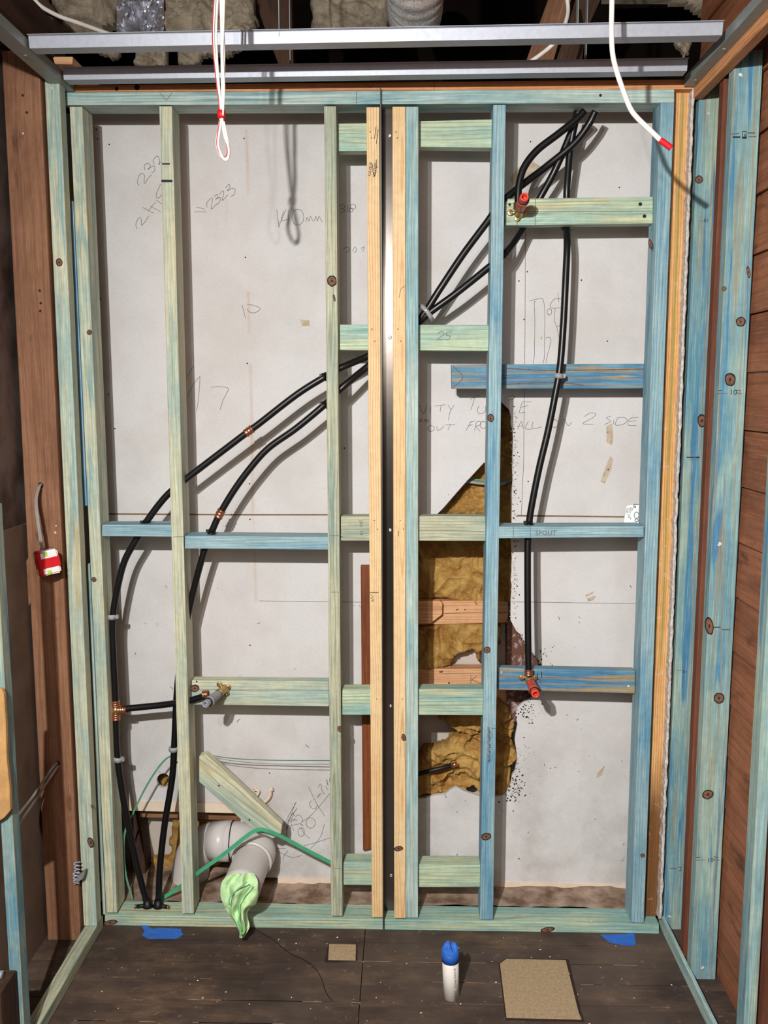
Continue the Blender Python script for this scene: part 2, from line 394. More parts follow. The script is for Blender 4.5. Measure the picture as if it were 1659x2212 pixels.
def lathe(bm, base, axis, prof, seg=20, mi=0):
    """prof: list of (distance along axis, radius[, material])"""
    axis = axis.normalized(); n = axis.orthogonal().normalized(); b = axis.cross(n); prev = None
    for q in prof:
        d, r = q[:2]; m_ = q[2] if len(q) > 2 else mi
        ring = [bm.verts.new(base+axis*d+(n*math.cos(2*math.pi*k/seg)+b*math.sin(2*math.pi*k/seg))*max(r, 1e-5)) for k in range(seg)]
        if prev:
            for k in range(seg):
                f = bm.faces.new((prev[k], prev[(k+1) % seg], ring[(k+1) % seg], ring[k])); f.material_index = m_; f.smooth = True
        prev = ring

def inside(x, y, poly):
    c = False; j = len(poly)-1
    for i in range(len(poly)):
        xi, yi = poly[i]; xj, yj = poly[j]
        if (yi > y) != (yj > y) and x < (xj-xi)*(y-yi)/(yj-yi)+xi: c = not c
        j = i
    return c
def edgedist(x, y, poly):
    best = 1e9
    for i in range(len(poly)):
        x0, y0 = poly[i]; x1, y1 = poly[(i+1) % len(poly)]; dx, dy = x1-x0, y1-y0
        t = max(0, min(1, ((x-x0)*dx+(y-y0)*dy)/(dx*dx+dy*dy+1e-9))); best = min(best, math.hypot(x-x0-dx*t, y-y0-dy*t))
    return best
def fluff(name, label, cat, poly, Y, thick, mat, step=4., seed=0, rough=1., edge=11., group=None, kind=None):
    """a torn, lumpy batt with real depth: outline traced on plane Y, bulging towards the room"""
    bm = bmesh.new(); xs = [p[0] for p in poly]; ys = [p[1] for p in poly]
    nx = int((max(xs)-min(xs))/step)+2; ny = int((max(ys)-min(ys))/step)+2; grid = {}
    for i in range(nx+1):
        for j in range(ny+1):
            x = min(xs)+i*step-step/2; y = min(ys)+j*step-step/2
            j1 = noise.noise(Vector((x*.05, y*.05, seed)))*7+noise.noise(Vector((x*.2, y*.2, seed+3)))*3
            if inside(x+j1, y+j1*.7, poly):
                e = min(1, edgedist(x, y, poly)/edge); e = math.sqrt(max(0, e*(2-e)))
                wx = x*.018+1.2*noise.noise(Vector((x*.012, y*.012, seed+30))); wy = y*.026+1.2*noise.noise(Vector((x*.014, y*.012, seed+40)))
                h = noise.noise(Vector((wx, wy, seed+9))); rd = 1-abs(noise.noise(Vector((wx*1.9, wy*1.3, seed+12))))*2.2
                h2 = noise.noise(Vector((x*.12, y*.08, seed+20)))
                d = thick*e*(.45+rough*(.35*h+.22*rd*rd*(1 if rd > 0 else -1)+.10*h2+.05*noise.noise(Vector((x*.3, y*.25, seed+5)))))
                p = P(x, y, Y); grid[i, j] = (bm.verts.new(p+Vector((0, -d, 0))), bm.verts.new(p+Vector((0, thick*.15, 0))))
    cells = {k for k in grid if all((k[0]+a, k[1]+b) in grid for a in (0,1) for b in (0,1))}
    for (i, j) in cells:
        q = [(i,j),(i,j+1),(i+1,j+1),(i+1,j)]
        f = bm.faces.new([grid[k][0] for k in q]); f.smooth = True
        bm.faces.new([grid[k][1] for k in reversed(q)])
        for (a, b, nb) in (((i,j),(i,j+1),(i-1,j)), ((i,j+1),(i+1,j+1),(i,j+1)), ((i+1,j+1),(i+1,j),(i+1,j)), ((i+1,j),(i,j),(i,j-1))):
            if nb not in cells: bm.faces.new([grid[a][0], grid[a][1], grid[b][1], grid[b][0]])
    for v in [v for v in bm.verts if not v.link_faces]: bm.verts.remove(v)
    bmesh.ops.recalc_face_normals(bm, faces=bm.faces)
    return tag(link(name, bm, mat), label, cat, group, kind)

# ================================================================ THE SETTING
def panel(name, outer, holes, Y, thick, mat, extra=None, mats=None):
    cu = bpy.data.curves.new(name, 'CURVE'); cu.dimensions = '2D'; cu.fill_mode = 'BOTH'; cu.extrude = thick/2
    for poly in [outer]+holes:
        s = cu.splines.new('POLY'); s.points.add(len(poly)-1); s.use_cyclic_u = True
        for i, (x, y) in enumerate(poly):
            p = P(x, y, Y); s.points[i].co = (p.x, p.z, 0, 1)
    o = bpy.data.objects.new(name, cu); COL.objects.link(o); bpy.context.view_layer.update()
    me = bpy.data.meshes.new_from_object(o.evaluated_get(bpy.context.evaluated_depsgraph_get()))
    bpy.data.objects.remove(o); bpy.data.curves.remove(cu)
    bm = bmesh.new(); bm.from_mesh(me); bpy.data.meshes.remove(me)
    for v in bm.verts: v.co = Vector((v.co.x, Y+thick/2-v.co.z, v.co.y))
    bmesh.ops.recalc_face_normals(bm, faces=bm.faces)
    if extra: extra(bm)
    return link(name, bm, mats or mat)
BY = .19
def jag(poly, amp=3, n=5, seed=1):
    rnd = random.Random(seed); out = []
    for i in range(len(poly)-1):
        (x0, y0), (x1, y1) = poly[i], poly[i+1]
        k = max(1, int(math.hypot(x1-x0, y1-y0)/n/3))
        for j in range(k):
            t = j/k; out.append((x0+(x1-x0)*t+(rnd.uniform(-amp, amp) if j else 0), y0+(y1-y0)*t+(rnd.uniform(-amp, amp) if j else 0)))
    return out+[poly[-1]]
bighole = jag([(1083,868),(1100,885),(1107,930),(1105,1100),(1103,1340),(1115,1362)], 2, 5, 2)+[(1135,1388),(1170,1436)]+jag([(1162,1500),(1118,1528),(1112,1600),(1118,1640),(1104,1690),(1090,1716),(1040,1722)], 3, 4, 3)+jag([(1000,1708),(985,1700),(962,1716),(903,1726),(880,1700)], 2, 4, 4)+[(880,1190),(903,1152),(945,1112),(1047,1000),(1060,930)]
def sc(ox, oy, k): return lambda x, y: (ox+x/k, oy+y/k)
def board_marks(bm):
    Yp = BY-.0005
    a = sc(280, 320, 5.925)
    strokes(bm, [[(125,475),(100,450),(110,380),(145,325),(185,340),(190,380),(185,440),(200,445),(240,380),(280,345)],
        [(195,280),(190,220),(235,195),(265,225),(235,270),(290,232),(320,235),(318,290),(280,320)], [(315,210),(300,160),(340,105),(370,115),(385,170),(370,215),(398,175)],
        [(95,1035),(80,970),(120,890),(150,910),(150,985),(190,950),(245,865)], [(170,760),(240,800),(305,832)], [(240,800),(330,690)], [(260,740),(400,815)], [(335,660),(415,715)],
        [(395,460),(345,580)], [(340,575),(345,632),(385,630),(410,590)],
        [(990,755),(990,700),(1040,640),(1060,660),(1045,780),(1110,715)], [(1085,620),(1120,590),(1130,630),(1100,655),(1160,630),(1150,690),(1110,725)],
        [(1150,590),(1190,545),(1205,570),(1185,665),(1210,650),(1260,595)], [(1225,510),(1270,462),(1285,500),(1250,545),(1320,515),(1350,530),(1340,590),(1295,620)],
        [(860,755),(960,780)], [(830,815),(980,815)]], Yp, .95, 1, a)
    a = sc(500, 0, 2.9625)
    strokes(bm, [[(290,1340),(305,1455)], [(350,1340),(300,1450)], [(335,1350),(320,1410),(370,1400)], [(365,1345),(360,1440)], circ(425,1390,38,50), [(475,1420),(485,1390),(495,1415),(505,1385),(520,1415)],
        [(530,1415),(540,1385),(550,1415),(560,1385),(580,1420)], [(690,1320),(715,1305),(725,1330),(700,1335),(728,1350),(700,1362)], [(745,1310),(742,1360)], circ(778,1322,17,16), circ(765,1345,12,12),
        [(715,1595),(740,1580),(755,1600),(730,1620)], [(775,1610),(790,1580),(800,1600),(785,1620)], [(830,1590),(850,1580),(840,1610)]], Yp, .95, 1, a)
    a = sc(500, 500, 2.9625)
    strokes(bm, [[(68,470),(90,555)], [(100,465),(150,475),(185,495),(150,520),(115,515),(100,495)]], Yp, .95, 1, a)
    a = sc(280, 780, 5.529)
    strokes(bm, [[(975,312),(1070,305),(1165,318),(1175,350),(1120,460),(1080,580)], [(690,430),(760,280),(830,195),(840,210),(825,420),(800,600)], [(680,190),(765,60)]], Yp, .95, 1, a)
    a = sc(1060, 620, 8.295)
    strokes(bm, [[(700,250),(830,215),(910,205),(945,250),(970,450),(965,1000),(960,1250),(940,1370)], [(800,260),(780,290),(790,600),(785,1000),(780,1250),(760,1370)], circ(1053,445,42,55),
        [(1320,215),(1160,210),(1100,260),(1065,320),(1080,370),(1160,380),(1300,360)], [(1205,110),(1220,270)], [(1155,385),(1140,580),(1175,690),(1215,705),(1260,650)], [(1180,700),(1240,970)],
        [(990,920),(1040,895),(1075,930),(1070,1020),(1020,1200),(990,1360)], [(915,890),(905,920),(915,940)]], Yp, .95, 1, a)
    a = sc(900, 820, 3.318)
    strokes(bm, [[(5,235),(15,180),(50,245),(75,180)], [(100,190),(95,240)], [(130,190),(205,180)], [(175,185),(168,230)], [(225,180),(245,215)], [(270,180),(240,230),(228,290)], [(385,140),(450,112)], [(418,128),(388,218)],
        [(445,190),(435,220),(450,245),(490,230),(495,190)], [(640,125),(632,175)], [(640,120),(690,115),(700,135),(650,150)], [(755,165),(735,235)], [(755,160),(825,160)], [(745,200),(800,185)], [(735,240),(780,235)],
        [(5,300),(15,280),(22,305),(35,282),(42,305)], [(55,300),(62,285),(70,305),(80,285),(85,305)], circ(103,350,24,20), [(145,335),(150,365),(185,345),(192,330)], [(205,325),(275,322)], [(240,325),(225,360)],
        [(385,305),(420,295)], [(390,300),(355,365)], [(370,330),(400,322)], [(415,365),(430,305),(458,302),(450,328),(425,335),(455,370)], circ(478,325,22,25), [(725,355),(750,300),(765,350)], [(735,335),(760,330)],
        [(800,300),(780,350),(825,355)], [(835,300),(830,350),(895,340)], circ(990,315,24,28), [(1045,330),(1055,280),(1085,330),(1110,305)], [(1205,265),(1240,240),(1285,245),(1260,275),(1190,315),(1265,320)],
        [(1390,262),(1360,275),(1390,300),(1345,322)], [(1415,285),(1410,320)], [(1440,275),(1425,325),(1480,320),(1510,290),(1480,270),(1440,275)], [(1590,270),(1530,280),(1515,325),(1575,330)], [(1525,300),(1575,295)]], Yp, .95, 1, a)
    a = sc(560, 1660, 9.76)
    strokes(bm, [[(520,1220),(640,960),(785,705)], [(560,1290),(620,1080),(790,850)], [(570,1300),(700,900),(760,720)], [(660,1130),(720,960),(795,845)], [(690,940),(770,1010),(800,980),(870,1000),(915,1090),(860,1160),(640,1210)],
        [(915,1120),(1100,980),(1300,760),(1495,520)], circ(1085,1150,95,110), circ(885,1340,65,90), [(880,1260),(960,1390),(1070,1475)], [(1040,390),(1200,720),(1385,1010)], [(1100,680),(1060,740),(1100,830),(1180,850),(1225,760)],
        [(1240,400),(1290,325),(1310,380),(1320,460),(1375,545)], [(1225,600),(1295,520)], [(1230,610),(1290,530)], [(1400,370),(1445,450)], [(1430,230),(1440,340),(1460,350)], [(1410,240),(1450,330)], [(1490,180),(1480,270),(1510,290)],
        [(700,1060),(790,1100)], [(720,1110),(760,1060)], [(1375,1170),(1310,1400),(1200,1570),(1080,1690)], [(940,1630),(1200,1560),(1500,1460)], [(570,1560),(570,1400),(630,1080)], [(700,1080),(670,1150),(730,1310)],
        [(330,1690),(560,1690)], [(340,1720),(600,1850),(760,1870),(900,1830)], [(600,1730),(520,1850),(500,1950)]], Yp, 1.05, 1, a)
    # sheet joints and ruled lines
    strokes(bm, [[(200,1110),(500,1112),(800,1112)], [(1118,1114),(1392,1117)]], Yp, 3.6, 2, sm=False)
    strokes(bm, [[(560,1298),(800,1301)], [(1100,1300),(1385,1304)], [(1135,460),(1134,720),(1131,1000),(1126,1115)]], Yp, 1.0, 1, sm=False)
    strokes(bm, [[(570,424),(800,426)], [(905,414),(1060,414)], [(560,729),(700,728)], [(560,924),(700,923)], [(1110,728),(1390,722)], [(700,1288),(780,1290)]], Yp, .5, 3, sm=False)
    for (x, y) in [(527,299),(530,556),(534,785),(539,1045),(540,1122),(738,848),(744,968),(840,860),(236,312),(217,646),(234,852),(248,926),(1146,306),(1338,405),(1132,690),(1313,934),(1312,737),(1314,1014),(1256,605),(582,1670),(540,1394),(1139,587),(1121,607),(1122,1285),(1124,1083),(1141,1040),
                   (1095,1913),(1121,1855),(208,280),(211,300)]:
        disc(bm, P(x, y, Yp), 1.7/815, 1.7/815, 4, 8)
    r = random.Random(15)
    def spray(cx, cy, sx, sy, n, mi, s0, s1):
        for i in range(n):
            x, y = r.gauss(cx, sx), r.gauss(cy, sy)
            if inside(x, y, bighole): continue
            q = r.uniform(s0, s1)/815; disc(bm, P(x, y, Yp), q, q*r.uniform(.5, 1.6), mi, 6, r.uniform(0, 3), jit=.4)
    spray(1150, 1425, 22, 12, 60, 6, .5, 1.8); spray(1128, 1535, 14, 14, 90, 6, .5, 2.2); spray(1105, 1700, 14, 20, 130, 6, .5, 2.4); spray(1120, 1640, 12, 30, 50, 6, .4, 1.4)
    spray(1112, 1180, 3, 120, 110, 6, .4, 1.6); spray(1112, 960, 3, 60, 50, 6, .4, 1.6); spray(985, 1072, 26, 26, 30, 6, .3, .9); spray(1180, 1600, 50, 90, 60, 6, .3, 1.1)
    for i in range(150):
        y = r.uniform(900, 1335); x = 1108+r.uniform(-3, 7); strokes(bm, [[(x, y), (x+r.uniform(-5, 5), y+r.uniform(-4, 4))]], Yp, r.uniform(.8, 2.2), 7, sm=False)
    for i in range(60):
        t = r.random(); x, y = 1113+t*52, 1358+t*74; strokes(bm, [[(x, y), (x+r.uniform(-4, 6), y+r.uniform(-5, 4))]], Yp, r.uniform(.8, 2.), r.choice((6, 7)), sm=False)
    strokes(bm, [[(1046,1000),(1000,1050),(960,1096),(944,1112)]], Yp, 2.2, 6)
    r = random.Random(5)
    for i in range(90):
        x, y = r.uniform(250, 1390), r.uniform(1250, 1880)
        if inside(x, y, bighole): continue
        x2, y2 = x+r.uniform(-7, 7), y+r.uniform(-7, 7)
        strokes(bm, [[(x, y), ((x+x2)/2+r.uniform(-2,2), (y+y2)/2), (x2, y2)]], Yp, r.uniform(.6, 1.4), 1)
    for poly in ([(1310,920),(1322,915),(1325,945),(1322,962),(1310,955)], [(1318,985),(1324,990),(1320,1015),(1306,1045),(1297,1040),(1308,1010)], [(1365,900),(1370,892),(1360,910)], [(1264,1285),(1284,1277),(1280,1283),(1266,1290)],
                 [(1268,1293),(1288,1286),(1282,1296),(1270,1300)], [(1290,1670),(1307,1653),(1300,1675),(1288,1682)], [(648,690),(668,692),(670,704),(652,704)], [(1338,1860),(1352,1848),(1346,1862)], [(1100,385),(1122,360),(1150,348),(1172,362),(1160,390),(1140,402),(1128,392),(1108,400)]):
        vs = [bm.verts.new(P(x, y, Yp)) for x, y in poly]; f = bm.faces.new(vs); f.material_index = 5; f.normal_update()
        if f.normal.y > 0: f.normal_flip()
M['smudge'] = simple('black_mould', rgb(70,58,50), .95, .1, 0, .3, 200)
wb = panel('wall_back', [(172,212),(1446,204),(1400,1915),(520,1894),(520,1735),(262,1730)], [bighole, circ(353,1686,14.5,15.5,20)[:-1]], BY, .012, M['board'], board_marks, [M['board'], M['pencil'], M['rust'], M['lip'], M['hole'], M['brownstain'], M['smudge'], M['plasteredge']])
tag(wb, kind='structure')

bm = bmesh.new()
for (x0, x1, ya, yb, h) in [(272,522,1731,1737,20), (600,1440,1896,1914,13)]:
    q = [P(x0, ya, BY-.004), P(x1, yb, BY-.004), P(x1, yb+h, BY-.004), P(x0, ya+h, BY-.004)]
    add_hex(bm, q+[p+Vector((0,.02,0)) for p in q])
tag(link('trim_1', bm, M['lip']), kind='structure')
# floor of boards
bm = bmesh.new(); y = -2.9; row = 0
pitch = .0825; y0 = PZ(829, 2076, 0).y
k0 = math.floor((-2.9-y0)/pitch)
xs_joint = PZ(782, 2100, 0).x
for k in range(k0, 12):
    ya = y0+k*pitch; yb = ya+pitch-.0024
    if ya > .07: continue
    for (xa, xb) in ((-1.05, xs_joint-.001), (xs_joint+.001, 1.05)):
        z = random.uniform(-.0008, .0008); v, f = box(bm, (xa, ya, -.02), (xb, min(yb, .09), z))
box(bm, (-1.1, -2.95, -.04), (1.1, .5, -.021), 1)
rj = random.Random(4)
for k in range(-9, 1):
    ya = y0+k*pitch-.0012
    for q in range(10):
        xa = rj.uniform(-.85, .6); box(bm, (xa, ya-.0007, -.006), (xa+rj.uniform(.03, .22), ya+.0007, -.0006), 2)
fl = link('floor', bm, [M['floor'], M['hole'], M['dirt']]); tag(fl, kind='structure')
# dusty ledge behind the bottom plate
bm = bmesh.new()
for i in range(60):
    for j in range(8): pass
gx, gy = 90, 14; vs = {}
for i in range(gx+1):
    for j in range(gy+1):
        x = -1.0+1.85*i/gx; yy = .0765+.225*j/gy
        vs[i, j] = bm.verts.new((x, yy, .026+.012*abs(noise.fractal(Vector((x*9, yy*9, 2)), 1, 2, 4))))
for i in range(gx):
    for j in range(gy): bm.faces.new((vs[i,j], vs[i+1,j], vs[i+1,j+1], vs[i,j+1])).smooth = True
tag(link('trim_2', bm, M['dirt']), kind='structure')
bm = bmesh.new(); box(bm, (-1.05, .31, -.02), (1.0, .325, 2.31)); tag(link('wall_far', bm, M['farwall']), kind='structure')
bm = bmesh.new(); box(bm, (-1.02, -1.9, 0), (-1.005, .3, 1.17)); tag(link('wall_left', bm, M['leftsheet']), kind='structure')
bm = bmesh.new(); box(bm, (-1.03, -1.9, 1.17), (-1.012, .3, 2.62)); tag(link('wall_left_upper', bm, M['leftupper']), kind='structure')
# right wall: backs of weatherboards
bm = bmesh.new(); zc = PX(1608, 805, .822).z; ph = .137; k = -int(zc/ph)-1
while zc+k*ph < 2.6:
    z0_, z1_ = zc+k*ph, zc+(k+1)*ph-.0025
    add_hex(bm, [Vector(p) for p in ((.822,-1.9,z1_),(.822,.3,z1_),(.814,.3,z0_),(.814,-1.9,z0_),(.84,-1.9,z1_),(.84,.3,z1_),(.84,.3,z0_),(.84,-1.9,z0_))]); k += 1
Mr = Matrix(((0,1,0,.83),(0,0,1,0),(1,0,0,0),(0,0,0,1)))
tag(link('wall_right', bm, M['weather'], Mr), kind='structure')
# roof box closing off world light; attic darkness put into its colour
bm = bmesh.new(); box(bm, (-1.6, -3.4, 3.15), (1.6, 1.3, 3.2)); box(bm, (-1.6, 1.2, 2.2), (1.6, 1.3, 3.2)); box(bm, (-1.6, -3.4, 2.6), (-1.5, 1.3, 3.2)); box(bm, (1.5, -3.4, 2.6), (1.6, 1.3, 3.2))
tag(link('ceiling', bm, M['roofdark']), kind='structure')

# ================================================================ BACK WALL FRAME
member('top_plate', 'blue-green treated pine plate running along the top of the back wall frame', 'timber beam', [(139,199),(1457,192),(1457,222),(139,227.5)], 0, .075, M['teal'], 'h',
       marks=[([(345,200),(358,216)],1), ([(372,200),(360,216)],1), ([(770,198),(770,226)],1.2)], holes=[(1297,206,3)])
member('bottom_plate', 'blue-green treated pine plate lying on the floor under the wall frame', 'timber beam', [(226,1977),(1424,1996),(1424,2018),(226,1999)], 0, .075, M['tealg'], 'h',
       knots=[(1183,2008,13,5),(238,1993,14,5)], blots=[(1278,1990,2)])
VS = [
 ('pale green stud at the left end of the frame, right of the blue packer strip', [(150,230),(177.5,230),(253,1972),(229.5,1972)], 'green', [(193,718,4.5),(203,1252,4.5)], []),
 ('pale green stud second from left with a dark band of ink near its top', [(343.6,229),(371,229),(418.6,1974),(393,1974)], 'green', [], [([(350,391),(371,391)],5,4), ([(351,354),(366,354)],3,4), ([(374,1160),(401,1159)],1)]),
 ('grey-green stud with a large round knot, left of the pale bare pine battens', [(700,229),(726,229),(740,1979),(715,1979)], 'greyg', [(717,607,8,9),(722,644,2,6),(734,1575,4,6)], [([(712,1157),(737,1156)],1), ([(714,1279),(738,1279)],1), ([(722,1876),(738,1876)],1)]),
 ('blue-green stud screwed to the right side of the bare pine batten', [(876.5,230),(904,230),(903,1983),(877,1983)], 'teal', [], []),
 ('blue stud with an oval dark knot crossing in front of the insulation hole', [(1065.5,226),(1093,226),(1065,1987),(1036.5,1987)], 'bluestud', [(1060,903,5.5,7),(1052,1404,6,6),(1050,1807,9,7)], []),
 ('blue-green stud at the right end of the frame beside the orange post', [(1427,222),(1457,222),(1391,1994),(1363.5,1993)], 'bluestud', [(1388,1848,4,4),(1405,527,3,8)], []),
]
studs = []
for lab, q, m_, kn, mk in VS:
    studs.append(member('wall_stud', lab, 'timber stud', q, 0, .075, M[m_], 'v', knots=kn, marks=mk, group='studs of the back wall frame'))
# vertical pencil writing on the blue stud
bm = bmesh.new(); a = sc(1000, 1560, 2.517)
st = []
r = random.Random(3)
for i in range(16):
    x, y = 132+(i % 3)*2, 32+i*12; st.append([(x, y), (x+14, y+r.uniform(-4, 6)), (x+3, y+7), (x+15, y+9)])
strokes(bm, st+[[(155,34),(178,34)]], -.0007, .9, 0, a)
tag(link('pencil_note', bm, M['pencil'], parent=studs[4]))

for lab, q, kn, tx, mk in [
 ('pale bare pine batten left of the steel channel, with smeared ink stamp near top', [(791.5,231),(819.5,231),(828,1982),(803,1982)], [], [('alltrim',799,350,8,262,4),('alltrim',809,352,8,262,4)], [([(805,355),(806,372),(809,380),(812,370),(813,345)],1.2,4), ([(812,275),(809,300)],1.2,4), ([(817,280),(813,310)],1.2,4), ([(800,1280),(817,1280)],1.5,4), ([(801,1284),(806,1290),(801,1292),(808,1296),(802,1298),(808,1300)],1.1)]),
 ('pale bare pine batten right of the steel channel with an amber knot low down', [(847.5,230),(876,230),(876.5,1984),(851.5,1984)], [(861,1833,8,5),(872,1593,4,7)], [], [([(862,643),(866,625),(874,618)],1), ([(861,1147),(861,1158)],1.5)])]:
    member('pine_batten', lab, 'timber batten', q, -.004, .06, M['pine'], 'v', knots=kn, texts=tx, marks=mk, holes=[(q[0][0]+8, 285, 1.2),(q[0][0]+11, 298, 1.2),(q[0][0]+12, 711, 1.2),(q[0][0]+18, 737, 1.2),(q[0][0]+17, 1124, 1.2),(q[0][0]+24, 1143, 1.2),(q[0][0]+22, 1510, 1.2)], group='bare pine battens beside the steel channel')
# steel channel between the pine battens
ch = empty('steel_channel', P(838, 1980, .02), 'tall dark steel channel set upright between the two bare pine battens', 'metal channel')
bm = bmesh.new(); q = [P(820,236,.045), P(850,236,.045), P(853,1978,.045), P(826,1978,.045)]; add_hex(bm, q+[p+Vector((0,.002,0)) for p in q]); link('web', bm, M['steel'], parent=ch)
bm = bmesh.new(); q = [P(820.5,190,-.012), P(823.5,190,-.012), P(829.5,2007,-.012), P(827,2007,-.012)]; add_hex(bm, q+[p+Vector((0,.06,0)) for p in q]); link('edge_strip', bm, M['darksteel'], parent=ch)
for (x, y) in [(842,293),(842.5,729),(843,1145),(844,1525),(845,1891)]:
    bm = bmesh.new(); p = P(x, y, .045); lathe(bm, p, Vector((0,-1,0)), [(0,.0048),(.0015,.0046),(.0025,.003),(.0022,.0012),(.001,.001),(.001,0)], 14); link('screw', bm, M['screw'], parent=ch)

NG = [
 ('short blue-green nogging between the two left studs below the horizontal board joint', [(220,1134),(371.5,1134),(371.5,1159.5),(220,1158.5)], 0, .075, 'bluestud'),
 ('long blue-green nogging laid flat between second and third studs at waist height', [(399,1158),(709.5,1160),(709.5,1187.5),(399,1185)], 0, .075, 'bluestud'),
 ('green nogging on edge carrying the grey plugged water outlet', [(413.5,1470),(711,1472.6),(711,1526.6),(413.5,1522.5)], .035, .04, 'green'),
 ('green nogging between knotty stud and pine batten, topmost', [(729,267),(800,265.5),(800,326),(729,326.5)], .036, .038, 'tealg'),
 ('shiny blue-green nogging right of the pine battens, topmost', [(898,261.5),(1069,257.5),(1069,319),(898,317)], .036, .038, 'tealg'),
 ('green nogging between knotty stud and pine batten just above the crossing black pipes', [(731,701),(802,701.5),(802,757),(731,756.5)], .03, .04, 'tealg'),
 ('green nogging right of the pine battens with 25 pencilled on it', [(900,701.5),(1056,702),(1056,758),(900,757)], .03, .04, 'tealg'),
 ('green nogging between knotty stud and pine batten at waist height, stamped in faint ink', [(736,1115.5),(803,1115.2),(803,1168),(736,1168)], .02, .045, 'greyg'),
 ('green nogging right of the pine battens above the exposed yellow insulation', [(900,1114.8),(1049,1115),(1049,1168.5),(900,1168)], .02, .045, 'greyg'),
 ('blue-green nogging pencilled with the word spout, pierced by the right pipe', [(1077.5,1138),(1391,1137),(1391,1160),(1077,1163)], 0, .075, 'bluestud'),
 ('strong blue nogging carrying the lower red plugged outlet', [(1074,1443),(1372.5,1449),(1372,1498.6),(1074,1490.6)], .04, .035, 'blue'),
 ('green nogging on edge carrying the upper red plugged outlet', [(1090,429),(1411,425),(1410,483),(1090,487)], .035, .038, 'tealg'),
 ('green nogging between knotty stud and pine batten below knee of the grey outlet', [(739,1490),(806,1490),(806,1545),(739,1545)], .015, .05, 'tealg'),
 ('pale turquoise nogging right of the pine battens below the K marked timber', [(900,1489),(1045,1489),(1045,1545.5),(900,1545)], .015, .05, 'tealg'),
 ('green nogging between knotty stud and pine batten just above the floor', [(741,1864),(808,1864),(808,1913),(741,1912.7)], .02, .055, 'tealg'),
 ('green nogging right of the pine battens just above the floor', [(900,1869),(1040,1869),(1040,1917),(900,1917)], .02, .055, 'tealg'),
]
ng = []
for i, (lab, q, Y, d, m_) in enumerate(NG):
    kw = {}
    if 'spout' in lab: kw = dict(texts=[('SPOUT', 1156, 1156, 11, 0, 3)], marks=[([(1145,1138),(1146,1162)],1), ([(1109,1138),(1109,1162)],1)])
    if '25' in lab: kw = dict(marks=[([(946,720),(954,716),(959,722),(945,733),(957,733)],1), ([(976,717),(966,718),(964,724),(972,726),(970,733),(961,734)],1)])
    if 'faint ink' in lab: kw = dict(texts=[('JAS', 777, 1124, 8, 270, 3), ('10', 777, 1145, 8, 270, 3)])
    if 'upper red' in lab: kw = dict(holes=[(1101,442,3),(1383,441,4),(1392,467,4)], marks=[([(1092,457),(1408,456)],1.0), ([(1157,429),(1156,486)],1.2), ([(1117,470),(1117,486)],1.2)])
    if 'lower red' in lab: kw = dict(texts=[('E', 1161, 1468, 5, 0, 4)], marks=[([(1161,1455),(1161,1462)],2,4), ([(1170,1452),(1170,1464)],2,4), ([(1160,1468),(1167,1468),(1167,1475),(1160,1475),(1160,1468)],.8,4), ([(1076,1462),(1372,1467)],1.0)], blots=[(1083,1452,2),(1357,1482,2.5)])
    if 'grey plugged' in lab: kw = dict(knots=[(421,1487,8,7)], marks=[([(415,1490),(711,1491)],1)], holes=[(425,1472,2)])
    if 'yellow insulation' in lab: kw = dict(marks=[([(902,1145),(1047,1148)],.8)])
    if 'turquoise' in lab: kw = dict(marks=[([(902,1508),(1043,1506)],.8), ([(902,1524),(1043,1523)],.8)])
    ng.append(member('nogging', lab, 'timber nogging', q, Y, d, M[m_], 'h', group='noggings between the studs', bevel=.004 if i in (2,10,14,15,12,13) else .002, **kw))
nb = member('nogging', 'vivid blue nogging with orange grain, set back behind the studs and clipped to a pipe', 'timber nogging', [(975,787.5),(1392,785.5),(1391,839),(976,840)], .076, .034, M['blue'], 'h', group='noggings between the studs',
       marks=[([(978,790),(1000,815),(978,838)],1.5,2), ([(1095,796),(1200,800),(1390,797)],2,2), ([(1095,830),(1200,826),(1260,832)],2,2)], holes=[])
# diagonal brace
def prism(name, label, cat, poly, Y, d, mat, la, lb, parent=None, kind=None, holes=(), group=None):
    a, b = P(*la, Y), P(*lb, Y); z = (b-a).normalized(); y = Vector((0,1,0)); x = y.cross(z).normalized()
    Mx = Matrix(((x.x,y.x,z.x,a.x),(x.y,y.y,z.y,a.y+d/2),(x.z,y.z,z.z,a.z),(0,0,0,1)))
    bm = bmesh.new(); f = [bm.verts.new(P(x_, y_, Y)) for x_, y_ in poly]; k = [bm.verts.new(v.co+Vector((0,d,0))) for v in f]
    bm.faces.new(f); bm.faces.new(k[::-1])
    for i in range(len(f)):
        j = (i+1) % len(f); bm.faces.new((f[i], k[i], k[j], f[j]))
    bmesh.ops.recalc_face_normals(bm, faces=bm.faces)
    bmesh.ops.bevel(bm, geom=bm.edges[:], offset=.0015, segments=1, affect='EDGES')
    for (px, py, r) in holes: disc(bm, P(px, py, Y)+Vector((0,-.0005,0)), r/815, r/815, 1, 8)
    return tag(link(name, bm, [mat, M['hole']], Mx, parent), label, cat, group, kind)
prism('diagonal_brace', 'short diagonal green timber brace sloping down over the grey waste pipe', 'timber brace', [(430,1634),(445,1630),(609,1783),(607,1801),(590,1812),(548,1795),(438,1696),(430,1690)], .05, .03, M['green'], (437,1665), (595,1795), holes=[(473,1697,2.2),(539,1771,2.2)])

